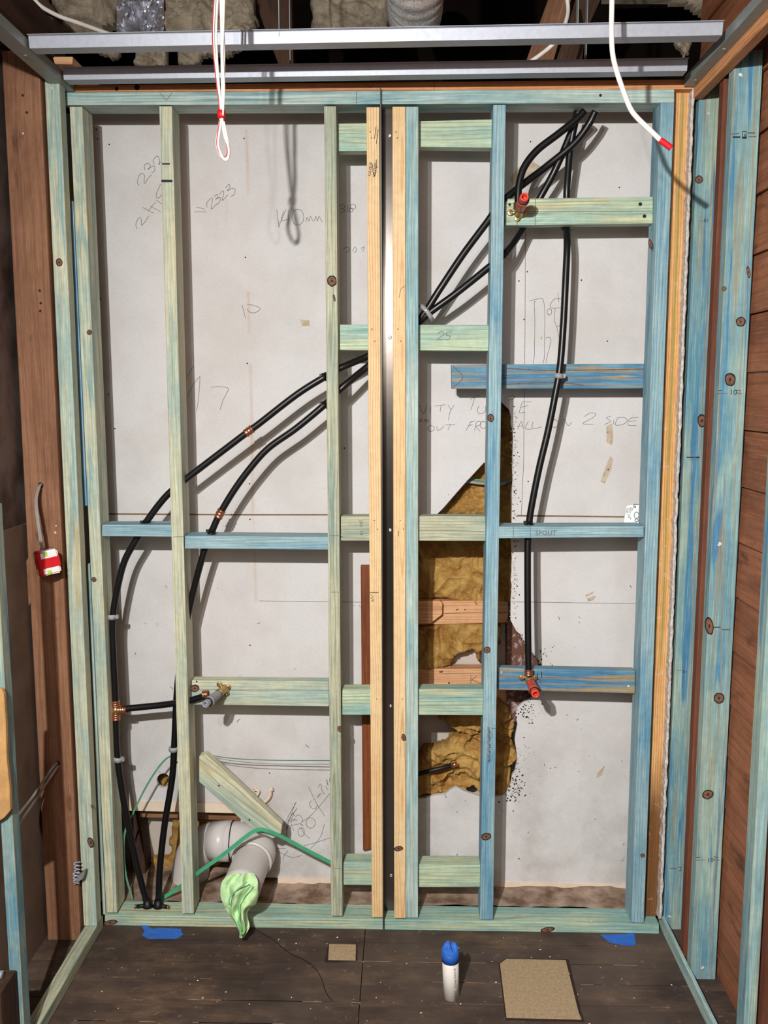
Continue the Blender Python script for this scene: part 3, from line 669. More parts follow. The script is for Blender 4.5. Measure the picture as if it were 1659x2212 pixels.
# packer strips at the left end
member('packer_strip', 'bright blue timber strip in the gap left of the first stud', 'timber strip', [(148.5,433),(158,434),(188.5,1093),(180.5,1093)], .004, .03, M['bright'], 'v', group='packers beside the first stud')
member('packer_strip', 'grey-green narrow timber strip low in the gap left of the first stud', 'timber strip', [(188,1218),(194,1218),(228.5,1976),(221,1976)], .004, .03, M['teal'], 'v', group='packers beside the first stud')
member('timber_offcut', 'small sawn timber block with an orange end grain wedged behind the left wall stud', 'offcut', [(147,1126),(159,1122),(159,1158),(147,1158)], -.05, .05, M['salmon'], 'v')
# orange old timber
member('lintel', 'weathered orange timber strip above the blue-green top plate', 'timber beam', [(137,184),(1496,171),(1496,192.5),(138,198.5)], .006, .06, M['orange'], 'h', holes=[(252,192,4),(296,189,6)], marks=[([(792,182),(800,190),(806,182)],1), ([(938,178),(938,194)],1)])
member('corner_post', 'weathered orange timber post with green streak and charred foot in right corner', 'timber post', [(1458.5,193),(1495,191),(1425,1979),(1393,1979)], .035, .07, M['post'], 'v')
# torn plaster edge beside the post
bm = bmesh.new(); rr = random.Random(9); prev = None
for i in range(260):
    t = i/259; y = 172+t*1812; xc = 1498-t*72; Yp = .01
    lft = xc-1.8-2.5*noise.noise(Vector((0,y*.05,1)))-rr.uniform(0, 1.5); rgt = xc+2.6+2*noise.noise(Vector((0,y*.04,5)))+rr.uniform(0, 1)
    if 1020 < y < 1140: rgt = lft+5; lft += 0
    pr = [P(lft, y, Yp), P(rgt, y, Yp)]; d = Vector((0, -rr.uniform(.0004, .0012), 0))
    row = [bm.verts.new(pr[0]+Vector((0,.03,0))), bm.verts.new(pr[0]+d), bm.verts.new((pr[0]+pr[1])/2+d*2), bm.verts.new(pr[1]+d), bm.verts.new(pr[1]+Vector((0,.03,0)))]
    if prev:
        for k in range(4): bm.faces.new((prev[k], prev[k+1], row[k+1], row[k]))
    prev = row
bmesh.ops.recalc_face_normals(bm, faces=bm.faces)
tag(link('trim_3', bm, M['plasteredge']), kind='structure')
bm = bmesh.new(); strokes(bm, [[(1421,1156),(1440,1156),(1452,1153)]], .033, 5, 0, sm=False)
# ================================================================ RIGHT SIDE
def wbox(name, label, cat, lo, hi, mat, kind=None, group=None, bevel=.002, texts=(), knots=(), parent=None, frontmarks=(), holes=(), blots=()):
    """axis-aligned timber, length along its longest side"""
    lo, hi = Vector(lo), Vector(hi); s = hi-lo; c = (lo+hi)/2
    bm = bmesh.new(); box(bm, lo, hi)
    if bevel: bmesh.ops.bevel(bm, geom=bm.edges[:], offset=bevel, segments=2, affect='EDGES', profile=.6)
    Y = lo.y
    for k in knots:
        px, py, r = k[:3]; rz = k[3] if len(k) > 3 else r; p = P(px, py, Y)
        disc(bm, p+Vector((0,-.0003,0)), r*1.28/880, rz*1.28/880, 1, 18, .2, jit=.06); disc(bm, p+Vector((0,-.0006,0)), r/880, rz/880, 2, 16, .2, jit=.05); disc(bm, p+Vector((0,-.0008,0)), r*.25/880, rz*.3/880, 1, 10)
    for (s_, px, py, h, rot, mi) in texts:
        t = math.radians(rot); text_into(bm, s_, P(px, py, Y)+Vector((0,-.0006,0)), Vector((math.cos(t),0,math.sin(t))), Vector((-math.sin(t),0,math.cos(t))), h/880, mi)
    for st in frontmarks: strokes(bm, [st[0]], Y-.0005, st[1], st[2], sm=False)
    for (px, py, r) in holes: disc(bm, P(px, py, Y)+Vector((0,-.0005,0)), r/880, r/880, 1, 8)
    for (px, py, r) in blots: disc(bm, P(px, py, Y)+Vector((0,-.0007,0)), r/880, r/880, 5, 9, jit=.4)
    ax = max(range(3), key=lambda i: s[i])
    if ax == 2: Mx = Matrix.Translation((c.x, c.y, lo.z))
    elif ax == 1: Mx = Matrix(((0,1,0,c.x),(0,0,1,lo.y),(1,0,0,c.z),(0,0,0,1)))
    else: Mx = Matrix(((0,0,1,lo.x),(1,0,0,c.y),(0,1,0,c.z),(0,0,0,1)))
    return tag(link(name, bm, [mat, M['knotring'], M['knot'], M['pencil'], M['ink'], M['white']], Mx, parent), label, cat, group, kind)
stamp = lambda x, y: [([(x-16,y-6),(x-9,y-6)],1.6,4), ([(x-18,y),(x-8,y)],1.2,3), ([(x-5,y),(x+2,y)],1.0,3), ([(x+22,y-7),(x+32,y-6)],2.4,3), ([(x+22,y-1),(x+34,y)],1.6,3)]
wbox('wall_stud', 'blue-green right wall stud nearest the orange corner post, partly behind brown strip', 'timber stud', (.735,.02,.0), (.80,.055,2.284), M['sideteal'], group='studs of the side walls',
     knots=[(1510,388,7,7),(1516,909,8,12)], texts=[('10', 1532, 472, 9, 180, 4), ('10', 1485, 1448, 8, 180, 4)], frontmarks=[([(1510,477),(1522,477)],1,3), ([(1463,1448),(1476,1448)],1,3), ([(1484,988),(1500,988)],2,4), ([(1503,988),(1510,988)],3,4), ([(1487,993),(1508,993)],1,3), ([(1449,1876),(1462,1876)],3,3), ([(1466,1873),(1471,1873),(1471,1881),(1466,1881)],1.4,4)], blots=[(1533,211,2),(1531,244,3),(1446,1979,4)])
wbox('wall_stud', 'wide light blue right wall stud with round brown knots and printed stamps', 'timber stud', (.744,-.20,.0), (.808,-.165,2.286), M['sideteal'], group='studs of the side walls',
     knots=[(1577,820,9,11),(1600,695,8,8),(1564,624,4,4),(1532,1352,7,16),(1553,1508,9,10),(1529,1716,10,9),(1617,588,3,10)],
     texts=[('10', 1575, 853, 12, 0, 4), ('10', 1527, 1862, 11, 0, 4), ('B', 1606, 296, 6, 0, 4)],
     frontmarks=stamp(1568,850)+stamp(1520,1858)+[([(1580,290),(1596,288)],2,3), ([(1584,296),(1598,296)],3,4), ([(1604,284),(1612,284),(1612,296),(1604,296),(1604,284)],1.2,4), ([(1604,298),(1612,298)],3,4), ([(1616,287),(1630,287)],3,3), ([(1617,295),(1633,295)],2.4,3), ([(1540,1355),(1556,1355)],2,4), ([(1560,1360),(1576,1360)],3,3)],
     blots=[(1600,162,4),(1554,1176,4),(1607,112,2),(1518,2090,4),(1585,112,2)])
wbox('wall_stud', 'narrow blue-green stud nearest the camera at the right edge', 'timber stud', (.748,-.545,.0), (.775,-.502,2.286), M['sideteal'], group='studs of the side walls')
wbox('wall_post', 'reddish-brown hardwood post beyond the nearest right-hand stud at the photo edge', 'timber post', (.785,-.62,.0), (.87,-.51,2.4), M['hardred'], group='old posts of the side walls')
wbox('wall_post', 'thin reddish-brown hardwood strip between the two wide right-hand studs', 'timber post', (.745,-.13,.0), (.778,-.10,2.31), M['hardred'], group='old posts of the side walls')
wbox('kerb_strip', 'thin blue-green floor strip running along the foot of the right wall', 'timber strip', (.729,-1.9,.0), (.739,.045,.037), M['teal'], bevel=.001)
wbox('ceiling_plate', 'old brown timber plate running along the top of the right wall', 'timber beam', (.717,-1.9,2.245), (.742,.02,2.31), M['orange'])
# ================================================================ LEFT SIDE
wbox('bottom_plate', 'narrow green timber plate on the floor along the left wall', 'timber beam', (-.895,-1.9,.0), (-.861,-.005,.035), M['greyg'], bevel=.003)
wbox('wall_stud', 'pale green left wall stud with knots beside the brown hardwood post', 'timber stud', (-.897,-.06,.036), (-.86,-.022,2.285), M['green'], group='studs of the side walls',
     knots=[(128,567,6,7),(196,1820,6,11),(199,1742,2,4)], blots=[(112,190,3)])
wbox('wall_stud', 'blue and grey stud at the left edge of the photo in front of brown timber', 'timber stud', (-.887,-.537,.0), (-.86,-.502,1.28), M['sideteal'], group='studs of the side walls')
lp = wbox('wall_post', 'wide brown hardwood post by the left wall with a cable coming through it', 'timber post', (-.995,-.073,.0), (-.903,-.008,2.345), M['hard'], group='old posts of the side walls', bevel=.003,
     holes=[(88,1048,7),(86,628,3),(88,655,3),(87,672,3),(49,206,3),(58,243,3),(125,1648,6)], frontmarks=[([(118,1340),(133,1331)],2,3)], blots=[(120,1150,3),(121,1136,2),(50,288,2)])
wbox('wall_post', 'brown hardwood post at the lower left corner with a bolt on top', 'timber post', (-1.0,-.625,.036), (-.867,-.545,.235), M['darkwood'], group='old posts of the side walls')
wbox('ceiling_beam', 'dark brown timber above the left hardwood post', 'timber beam', (-1.01,-1.4,2.36), (-.90,.1,2.45), M['darkwood'], group='roof timbers')
prism('wall_brace', 'dark brown sloping timber brace between the left wall studs', 'timber brace', [(76,1180),(78,1275),(5,1440),(-30,1440),(-30,1350)], -.06, .03, M['hard'], (77,1230), (0,1400))
prism('wall_brace', 'brown splintered board edge at the upper left photo edge', 'timber brace', [(-20,360),(4,375),(12,560),(25,700),(33,1000),(20,1240),(-20,1300)], -.03, .03, M['darkwood'], (0,400), (10,1200))
# broken raw board at far left
prism('board_offcut', 'torn tan particleboard sheet fixed over the stud at left edge', 'board', [(-30,1488),(3,1488),(8,1500),(12,1560),(14,1640),(20,1700),(22,1752),(8,1768),(-30,1790)], -.56, .012, M['cardboard'], (0,1780), (0,1490))
# cable with taped box
jb = empty('junction_box', P(102, 1212, -.15), 'small white plastic box wrapped in red and lime tape hanging from a grey cable', 'junction box')
R3 = Matrix.Translation(P(103, 1214, -.13)) @ Matrix.Rotation(math.radians(-9), 4, 'Y') @ Matrix.Rotation(math.radians(38), 4, 'Z')
def localbox(name, lo, hi, mat, bev=.002):
    bm = bmesh.new(); box(bm, lo, hi); bmesh.ops.bevel(bm, geom=bm.edges[:], offset=bev, segments=2, affect='EDGES')
    bmesh.ops.transform(bm, matrix=R3, verts=bm.verts); link(name, bm, mat, parent=jb)
localbox('body', (-.024,-.023,-.031), (.024,.023,.031), M['whitebox'], .004)
localbox('red_tape', (-.0255,-.0245,-.0155), (.0255,.0245,.0155), M['redtape'], .003)
localbox('red_tape', (-.0262,-.022,-.032), (-.012,.022,.032), M['redtape'], .003)
for lo, hi in (((-.012,-.0242,.017),(-.003,-.02,.029)), ((-.012,-.0242,-.030),(-.001,-.02,-.018)), ((-.0272,.008,.014),(-.024,.02,.027)), ((-.0272,.008,-.03),(-.024,.02,-.014))):
    localbox('lime_tape', lo, hi, M['limetape'], .0008)
bm = bmesh.new(); tube(bm, pathpx([(90,1046,-.06),(84,1052,-.085),(77,1080,-.11),(80,1120,-.13),(86,1160,-.135),(90,1187,-.13)]), .0035); tube(bm, [p+Vector((.004,-.002,.002)) for p in pathpx([(90,1046,-.06),(84,1052,-.085),(77,1080,-.11),(80,1120,-.13),(86,1160,-.135),(90,1187,-.13)])], .0028)
tag(link('grey_cable', bm, M['cablegrey'], parent=jb))
bm = bmesh.new(); tube(bm, pathpx([(126,1645,-.065),(112,1660,-.10),(92,1690,-.13),(70,1722,-.16),(48,1750,-.25),(30,1775,-.35)]), .0035); tube(bm, pathpx([(128,1651,-.065),(116,1668,-.10),(97,1696,-.13),(76,1730,-.16),(54,1762,-.25),(34,1790,-.35)]), .0035)
tag(link('loose_cable', bm, M['cablegrey']), 'twin grey cable coming out of the brown post near its foot', 'cable')
# coil hardware in the notch
hw = empty('spring_bracket', P(168, 1882, -.075), 'small dull metal coil bracket in the notch of the brown post', 'bracket')
for (x, y) in ((166,1868),(164,1890)):
    bm = bmesh.new(); pts = [P(x, y, -.085)+Vector((.008*math.cos(t*.7), .003*math.sin(t*.7), -.0012*t+.008)) for t in range(0, 28)]; tube(bm, pts, .0022, 8); link('coil', bm, M['galv'], parent=hw)
bm = bmesh.new(); q = [P(168,1893,-.09), P(184,1880,-.09), P(180,1897,-.09), P(160,1912,-.09)]; add_hex(bm, q+[p+Vector((0,.015,0)) for p in q]); link('base_plate', bm, M['galvshade'], parent=hw)
bm = bmesh.new(); tube(bm, [Vector((-.97,-.575,.243)), Vector((-.892,-.575,.243))], .006); lathe(bm, Vector((-.892,-.575,.244)), Vector((1,0,0)), [(0,.0),(0,.009),(.008,.009),(.008,0)], 8)
tag(link('bolt', bm, M['galv']), 'metal bolt lying on top of the low brown post at lower left', 'bolt')
bm = bmesh.new(); disc(bm, PX(42,2078,-1.004), .02, .018, 0, 16, up=Vector((1,0,0)))
tag(link('pipe_hole', bm, M['hole']), 'dark round hole at the base of the left wall sheet', 'hole')

# ================================================================ CEILING BATTENS
def channel_run(name, label, A, B, group):
    """top-hat section from A to B (front lower edge)"""
    d = (B-A); L = d.length; d.normalize(); n = Vector((0,0,1)).cross(d).normalized()   # towards +Y
    t = .0012; prof = [(-.012,.0245),(-.004,.0245),(-.004,.023),(0,0),(.036,0),(.040,.023),(.040,.0245),(.048,.0245)]
    inner = [(a+(0), b+t) for a, b in prof]
    bm = bmesh.new(); rows = []
    for (pos) in (A, B):
        rows.append([bm.verts.new(pos+n*a+Vector((0,0,b))) for a, b in prof]+[bm.verts.new(pos+n*(a if i in (0,7) else a+(.0012 if a < .018 else -.0012))+Vector((0,0,b+t))) for i, (a, b) in reversed(list(enumerate(prof)))])
    k = len(rows[0])
    for i in range(k): bm.faces.new((rows[0][i], rows[0][(i+1) % k], rows[1][(i+1) % k], rows[1][i]))
    bmesh.ops.recalc_face_normals(bm, faces=bm.faces)
    x = d; Mx = Matrix.Translation(A)
    return tag(link(name, bm, M['galv'], Mx), label, 'ceiling batten', group)
zb = 2.272
channel_run('ceiling_batten', 'nearer galvanised ceiling batten, with the foil duct drooping above it', PZ(64,104.5,zb), PZ(1560,76,zb), 'galvanised ceiling battens')
channel_run('ceiling_batten', 'galvanised ceiling batten closest to the back wall', PZ(138,172.5,zb), PZ(1484,153,zb), 'galvanised ceiling battens')
def track(name, label, x0, x1, lipx):
    bm = bmesh.new(); box(bm, (x0,-1.9,zb-.0015), (x1,.0,zb)); box(bm, (lipx,-1.9,zb), (lipx+.0015,.0,zb+.022))
    for (x, Y) in (((x0+x1)/2,-.05), ((x0+x1)/2,-.25)):
        lathe(bm, Vector((x, Y, zb-.0015)), Vector((0,0,-1)), [(0,.004),(.0015,.0036),(.0022,0)], 10)
    bmesh.ops.recalc_face_normals(bm, faces=bm.faces)
    tag(link(name, bm, M['galvshade']), label, 'metal track')
track('perimeter_track', 'galvanised wall track carrying the ceiling battens on the left wall', -.884, -.845, -.8465)
track('perimeter_track', 'galvanised wall track carrying the ceiling battens on the right wall', .690, .716, .690)
for (x, y, lab) in [(603,78,'hanger rod plate on the nearer ceiling batten, left one'),(627,158,'hanger rod plate on the far ceiling batten, left one'),(1248,70,'hanger rod plate on the nearer ceiling batten, right one'),(1266,146,'hanger rod plate on the far ceiling batten, right one')]:
    p = PZ(x, y, zb+.014); bm = bmesh.new(); box(bm, (p.x-.0007, p.y-.0, p.z), (p.x+.0007, p.y+.022, 2.95)); tag(link('batten_hanger', bm, M['galvshade']), 'thin steel '+lab, 'ceiling hanger', 'ceiling batten hangers')

# ================================================================ WATER PIPES
def collar(parent, x, y, Y, ax, r=.0125):
    bm = bmesh.new(); c = P(x, y, Y); ax = Vector(ax).normalized()
    lathe(bm, c-ax*.006, ax, [(0,.0085),(0,r),(.004,r),(.004,r*.85),(.012,r*.8),(.012,.0085)], 16)
    b = bmesh.ops.create_cube(bm, size=.008, matrix=Matrix.Translation(c+Vector((-r*.9,-.003,.002))))
    link('grommet', bm, M['blackpl'], parent=parent)
def sleeve(parent, p, d, L=.024, name='copper_sleeve', r=.0115, mat='copper'):
    bm = bmesh.new(); d = d.normalized(); s = p-d*L/2
    lathe(bm, s, d, [(0,.009),(0,r),(L*.15,r*1.08),(L*.22,r*.94),(L*.42,r),(L*.5,r*1.08),(L*.58,r),(L*.78,r*.94),(L*.85,r*1.08),(L,r),(L,.009)], 18)
    link(name, bm, M[mat], parent=parent)
def waterpipe(name, label, pts, r=.0093):
    e = empty(name, P(*pts[-1]), label, 'water pipe', 'black water pipes')
    bm = bmesh.new(); tube(bm, pathpx(pts, 8), r, 18); link('pipe_run', bm, M['pipe'], parent=e, smooth=False); return e
py = .04
pb = waterpipe('water_pipe', 'black pipe crossing the frame diagonally and ending at the floor on the far left', [(1286,240,.03),(1272,268,.04),(1240,310,.05),(1180,360,.06),(1130,398,.05),(1080,440,py),(1055,476,py),(1000,550,py),(950,625,py),(912,683,.048),(870,725,.068),(830,750,.07),(793,770,.066),(740,793,py),(700,815,py),(640,853,py),(560,915,py),(538,931,py),(480,975,py),(412,1027,py),(371,1060,py),(345,1088,py),(316,1128,py),(295,1165,py),(268,1215,py),(250,1290,py),(243,1350,py),(245,1420,py),(249,1500,py),(250,1535,py),(251,1600,py),(256,1655,py),(270,1745,py),(292,1850,py),(305,1905,py),(319,1958,py)])
pc = waterpipe('water_pipe', 'black pipe crossing just below the first and ending at the floor beside it', [(1247,240,.05),(1238,275,.055),(1200,365,.065),(1165,430,.085),(1130,493,.085),(1092,547,py),(1055,578,py),(985,634,py),(925,678,.046),(880,720,.068),(830,765,.07),(793,793,.066),(745,832,py),(700,875,py),(640,925,py),(580,968,py),(540,1012,py),(505,1060,py),(475,1110,py),(459,1145,py),(440,1195,py),(422,1260,.045),(404,1340,.052),(390,1420,.055),(382,1500,.055),(377,1600,.055),(372,1680,.055),(356,1780,.05),(346,1870,.045),(342,1958,.045)])
pr = waterpipe('water_pipe', 'black pipe running vertically down the right bay to the lower red plug', [(1250,240,.045),(1243,262,.05),(1232,320,.06),(1225,400,.086),(1224,440,.09),(1224,480,.088),(1225,530,.06),(1222,600,.05),(1217,700,.045),(1210,790,.042),(1200,850,.04),(1184,930,.04),(1165,1010,.04),(1150,1085,.04),(1143,1130,.04),(1140,1180,.038),(1140,1300,.03),(1141,1400,.022),(1142,1452,.018)])
pa = waterpipe('water_pipe', 'short curved black pipe dropping to the upper red plug', [(1262,240,.02),(1240,262,.02),(1205,290,.02),(1160,325,.02),(1132,362,.018),(1121,400,.016),(1119,440,.014)])
bp = waterpipe('water_pipe', 'short black branch pipe from copper tee to the grey plug', [(262,1532,py),(300,1528,py),(340,1524,.038),(378,1519,.032),(411,1513,.025),(448,1502,.018)])
sleeve(pb, P(538,931,py), P(560,915,py)-P(516,947,py)); sleeve(pc, P(475,1110,py), P(490,1083,py)-P(462,1137,py))
sleeve(pr, P(1142,1452,.018), Vector((0,0,1)), .016)
sleeve(pa, P(1119,445,.014), Vector((0,0,1)), .016)
for (p, x, y, Y, ax) in [(pb,703,813,py,(1,0,.6)),(pc,703,873,py,(1,0,.8)),(pb,316,1129,.035,(.35,0,1)),(pc,458,1148,.035,(.3,0,1)),(pr,1143,1130,.035,(0,0,1)),(pr,1224,495,.085,(0,0,1)),(pb,1088,432,py,(1,0,.7)),(pc,1090,548,py,(1,0,.7))]:
    collar(p, x, y, Y, ax)
# tee
te = empty('copper_tee', P(250,1533,py), 'copper tee joint between the left vertical pipe and the branch pipe', 'pipe fitting')
z = (P(249,1500,py)-P(251,1570,py)).normalized(); c = P(250,1534,py)
for s in (1, -1): sleeve(te, c+z*s*.019, z, .018, 'crimp_ring')
sleeve(te, c+Vector((.022,0,.001)), Vector((1,0,.05)), .018, 'crimp_ring')
bm = bmesh.new(); tube(bm, [c-z*.012, c+z*.012], .0095, 16); tube(bm, [c, c+Vector((.015,0,.001))], .009, 16); link('body', bm, M['brass'], parent=te)
# pipe clips
def clip(label, x, y, Y, ax=(0,0,1), side=1):
    e = empty('pipe_clip', P(x, y, Y), label, 'pipe clip', 'grey pipe clips'); c = P(x, y, Y); ax = Vector(ax).normalized()
    bm = bmesh.new(); lathe(bm, c-ax*.0065, ax, [(0,.0095),(0,.0122),(.013,.0122),(.013,.0095)], 20); link('band', bm, M['clip'], parent=e)
    bm = bmesh.new(); box(bm, c+Vector((.008*side-.006,-.004,-.006)), c+Vector((.008*side+.010,.006,.006))); bmesh.ops.bevel(bm, geom=bm.edges[:], offset=.0015, segments=2, affect='EDGES'); lug = link('lug', bm, M['clip'], parent=e)
    bm = bmesh.new(); lathe(bm, c+Vector((.010*side,-.004,0)), Vector((0,-1,0)), [(0,.003),(.001,.003),(.001,.0012),(.0002,0)], 10); link('screw', bm, M['screw'], parent=lug)
clip('grey clip around the far left pipe above the copper tee', 242, 1332, py); clip('grey clip around the far left pipe below the copper tee', 255, 1640, py, (.12,0,1))
clip('grey clip holding the second pipe against the second stud', 375, 1618, .055, side=-1); clip('grey clip fixing the right pipe to the vivid blue nogging', 1207, 812, .042, (-.1,0,-1))
cj = empty('pipe_clip', P(921,672,.03), 'grey saddle clip joining two pipes right of the pine battens', 'pipe clip', 'grey pipe clips')
bm = bmesh.new(); tube(bm, pathpx([(908,660,.04),(914,664,.026),(922,672,.022),(930,684,.024),(934,693,.04)]), .006, 10, flat=.6); link('band', bm, M['clip'], parent=cj)
bm = bmesh.new(); lathe(bm, P(920,670,.019), Vector((0,-1,0)), [(0,.004),(.001,.004),(.001,.002),(0,0)], 10); link('screw', bm, M['brass'], parent=cj)
# plugged outlets
def outlet(label, base, tip, r, mat, inner, lugs):
    e = empty('plugged_outlet', base, label, 'pipe outlet', 'plugged water outlets'); ax = (tip-base); L = ax.length; ax.normalize()
    bm = bmesh.new()
    lathe(bm, base-ax*.012, ax, [(0,.001),(0,.013),(.006,.0135),(.012,.011),(.03,.0105),(.034,.0125),(.04,.0125),(.04,.001)], 20); link('brass_elbow', bm, M['brass'], parent=e)
    for (dx, dz) in lugs:
        bm = bmesh.new(); c = base+Vector((dx, .010, dz)); lathe(bm, c, Vector((0,-1,0)), [(0,.0075),(.003,.0075),(.0035,.0065),(.0035,.0)], 16)
        q0 = base+Vector((0,.009,0)); tube(bm, [q0, c+Vector((0,-.001,0))], .004, 8)
        fl_ = link('flange_lug', bm, M['brass'], parent=e)
        bm = bmesh.new(); lathe(bm, c+Vector((0,-.0034,0)), Vector((0,-1,0)), [(0,.004),(.0016,.0035),(.0018,.0015),(.0004,.001),(.0004,0)], 12); link('screw', bm, M['copper'], parent=fl_)
    bm = bmesh.new(); s = .028
    lathe(bm, base, ax, [(s,.001),(s,r*.78),(s+.01,r*.9),(L*.72,r),(L*.74,r*1.08),(L*.82,r*1.08),(L*.82,r*.98)], 26); link('plug_body', bm, M[mat], parent=e)
    bm = bmesh.new(); lathe(bm, base, ax, [(L*.80,r*1.02),(L*.84,r*1.06),(L*.86,r*.98),(L*.86,r*.8)], 26); link('seal_ring', bm, M['blackpl'], parent=e)
    bm = bmesh.new(); lathe(bm, base, ax, [(L*.8,r*.8),(L*.9,r*.82),(L*.92,r*.76),(L*.94,r*.82),(L*.98,r*.8),(L,r*.74),(L,r*.5),(L-.004,r*.46),(L-.022,r*.42),(L-.022,0)], 26); te_ = link('threaded_end', bm, M[mat], parent=e)
    bm = bmesh.new(); lathe(bm, base, ax, [(L-.018,r*.43),(L-.019,.0)], 20); link('socket', bm, M[inner], parent=te_)
    return e
outlet('red plug on the upper right green nogging', P(1122,458,.02), P(1133,425,-.10), .0135, 'redpl', 'redin', [(-.022,.0),(-.004,-.014),(.014,.0)])
outlet('red plug on the strong blue nogging at lower right', P(1143,1466,.024), P(1157,1500,-.085), .0135, 'redpl', 'redin', [(-.02,0),(.016,0)])
outlet('grey plug on the green nogging at lower left', P(482,1491,.02), P(443,1522,-.09), .0125, 'greypl', 'greypl', [(-.012,.014),(.012,.006),(.008,-.012)])
sleeve(bp, P(444,1500,.02), Vector((1,0,.1)), .016)
# feet of the pipes
for (x, dx, lab) in ((319,-1,'black pipe foot fitting on the bottom plate, left'),(342,1,'black pipe foot fitting on the bottom plate, right')):
    bm = bmesh.new(); base = P(x, 1960, .04); base.z = .037
    lathe(bm, base, Vector((0,0,1)), [(0,0),(0,.016),(.006,.013),(.02,.0105),(.02,.0)], 16); tube(bm, [base+Vector((0,-.004,.006)), base+Vector((dx*.028,-.012,.006))], .0055, 10)
    lathe(bm, base+Vector((dx*.03,-.013,.006)), Vector((dx,0,.2)), [(0,0),(0,.006),(.004,.0055),(.004,0)], 10, 1)
    link('pipe_foot', bm, [M['blackpl'], M['copper']], parent=pb if dx < 0 else pc)

# ================================================================ WASTE PIPE, RAG, STRAPS
wp = empty('waste_pipe', P(409,1960,.14), 'large grey pvc waste pipe bending out of the wall at lower left', 'drain pipe')
RP = .0555
vert = P(409, 1900, .22)
def seg(name, pts, r, mat='pvc', cap=True):
    bm = bmesh.new(); tube(bm, pts, r, 36, cap=cap); return link(name, bm, M[mat], parent=wp)
foot = Vector((vert.x, .22, .0)); 
A0 = P(409,1900,.22); A0 = Vector((foot.x, .22, A0.z))
hor = P(520,1817,.13)
run = [Vector((foot.x,.22,0.005)), Vector((foot.x,.22,A0.z-.03))]
seg('stack', run, RP*.97)
bend = smoothpts([Vector((foot.x,.22,A0.z-.035)), Vector((foot.x,.22,A0.z)), P(421,1845,.215), P(447,1821,.205), P(470,1817,.195)], 8)
seg('elbow', bend, RP*1.02)
seg('collar', [P(462,1817,.197), P(502,1816.5,.18)], RP*1.07)
e0 = P(519,1924,-.07); e1 = P(539,1868,.06)
bend2 = smoothpts([P(496,1817,.182), P(517,1817,.175), P(541,1825,.155), P(553,1840,.12), P(546,1855,.085)], 8)
seg('elbow', bend2, RP*1.05)
seg('outlet_pipe', [P(546,1855,.09), e0], RP*.96, cap=False)
bm = bmesh.new(); d = (P(553,1840,.12)-P(546,1855,.085)).normalized(); c = P(543.5,1860,.075); lathe(bm, c, d, [(0,RP*.96),(0,RP*1.07),(.006,RP*1.09),(.008,RP*1.0)], 36); link('socket_rim', bm, M['pvc'], parent=wp)
bm = bmesh.new(); lathe(bm, P(501,1816.5,.18), Vector((1,0,0)), [(0,RP*1.085),(.0035,RP*1.085),(.0035,RP*.9)], 36); link('seal_ring', bm, M['pvcring'], parent=wp)
bm = bmesh.new(); lathe(bm, P(504,1816.5,.18), Vector((1,0,0)), [(0,RP*1.065),(.008,RP*1.062)], 36); link('primer_band', bm, M['primer'], parent=wp)
bm = bmesh.new(); lathe(bm, Vector((foot.x,.22,A0.z-.065)), Vector((0,0,1)), [(0,RP*.97),(0,RP*1.06),(.05,RP*1.06),(.05,RP*1.0)], 36); link('collar', bm, M['pvc'], parent=wp)
bm = bmesh.new(); ax = (e0-P(546,1855,.09)).normalized(); lathe(bm, e0, ax, [(-.02,RP*.90),(0,RP*.90),(0,RP*.97),(-.02,RP*.97)], 36); link('pipe_mouth', bm, M['pvc'], parent=wp)
# green rag stuffed in the mouth
bm = bmesh.new(); rows = [(1887,500,545),(1893,487,552),(1903,480,557),(1918,476,559),(1932,476,559),(1945,478,558),(1955,482,552),(1963,486,540),(1972,492,535),(1985,500,537),(2000,511,538),(2012,517,533),(2027,518,522)]
N = 30; KX = 26; G_ = []
for i in range(N+1):
    t = i/N*(len(rows)-1); k = min(int(t), len(rows)-2); u = t-k
    y, l, r_ = [rows[k][j]*(1-u)+rows[k+1][j]*u for j in range(3)]
    line = []
    for j in range(KX+1):
        s = j/KX; x = l+(r_-l)*s; bulge = math.sin(math.pi*s)
        fold = .011*math.sin(s*13+y*.05+2*noise.noise(Vector((x*.05, y*.03, 1))))+.012*noise.noise(Vector((x*.07, y*.05, 4)))
        Yd = -.089-.020*bulge*min(1, (y-1885)/30.)-fold*(.4+.6*min(1, abs(y-1885)/40.))
        line.append(bm.verts.new(P(x+2.5*noise.noise(Vector((x*.1, y*.06, 8))), y+1.5*noise.noise(Vector((x*.1, y*.1, 9))), Yd)))
    G_.append(line)
for i in range(N):
    for j in range(KX): bm.faces.new((G_[i][j], G_[i+1][j], G_[i+1][j+1], G_[i][j+1])).smooth = True
rg = empty('cleaning_cloth', P(517,1930,-.1), 'bright lime green cloth stuffed in the grey pipe mouth and hanging down', 'cloth')
ro = link('cloth_body', bm, M['rag'], parent=rg); so = ro.modifiers.new('s', 'SOLIDIFY'); so.thickness = .003; sb = ro.modifiers.new('u', 'SUBSURF'); sb.levels = sb.render_levels = 1
bm = bmesh.new(); a = sc(250, 1600, 4.484)
tube(bm, smoothpts([P(*a(x, y), -.128) for x, y in [(1270,1370),(1180,1440),(1105,1520),(1100,1590)]]), .0018, 6)
tube(bm, smoothpts([P(*a(x, y), -.128) for x, y in [(1310,1400),(1230,1500),(1185,1600),(1200,1690),(1190,1760),(1220,1890)]]), .0018, 6)
link('seam', bm, M['ragseam'], parent=rg)
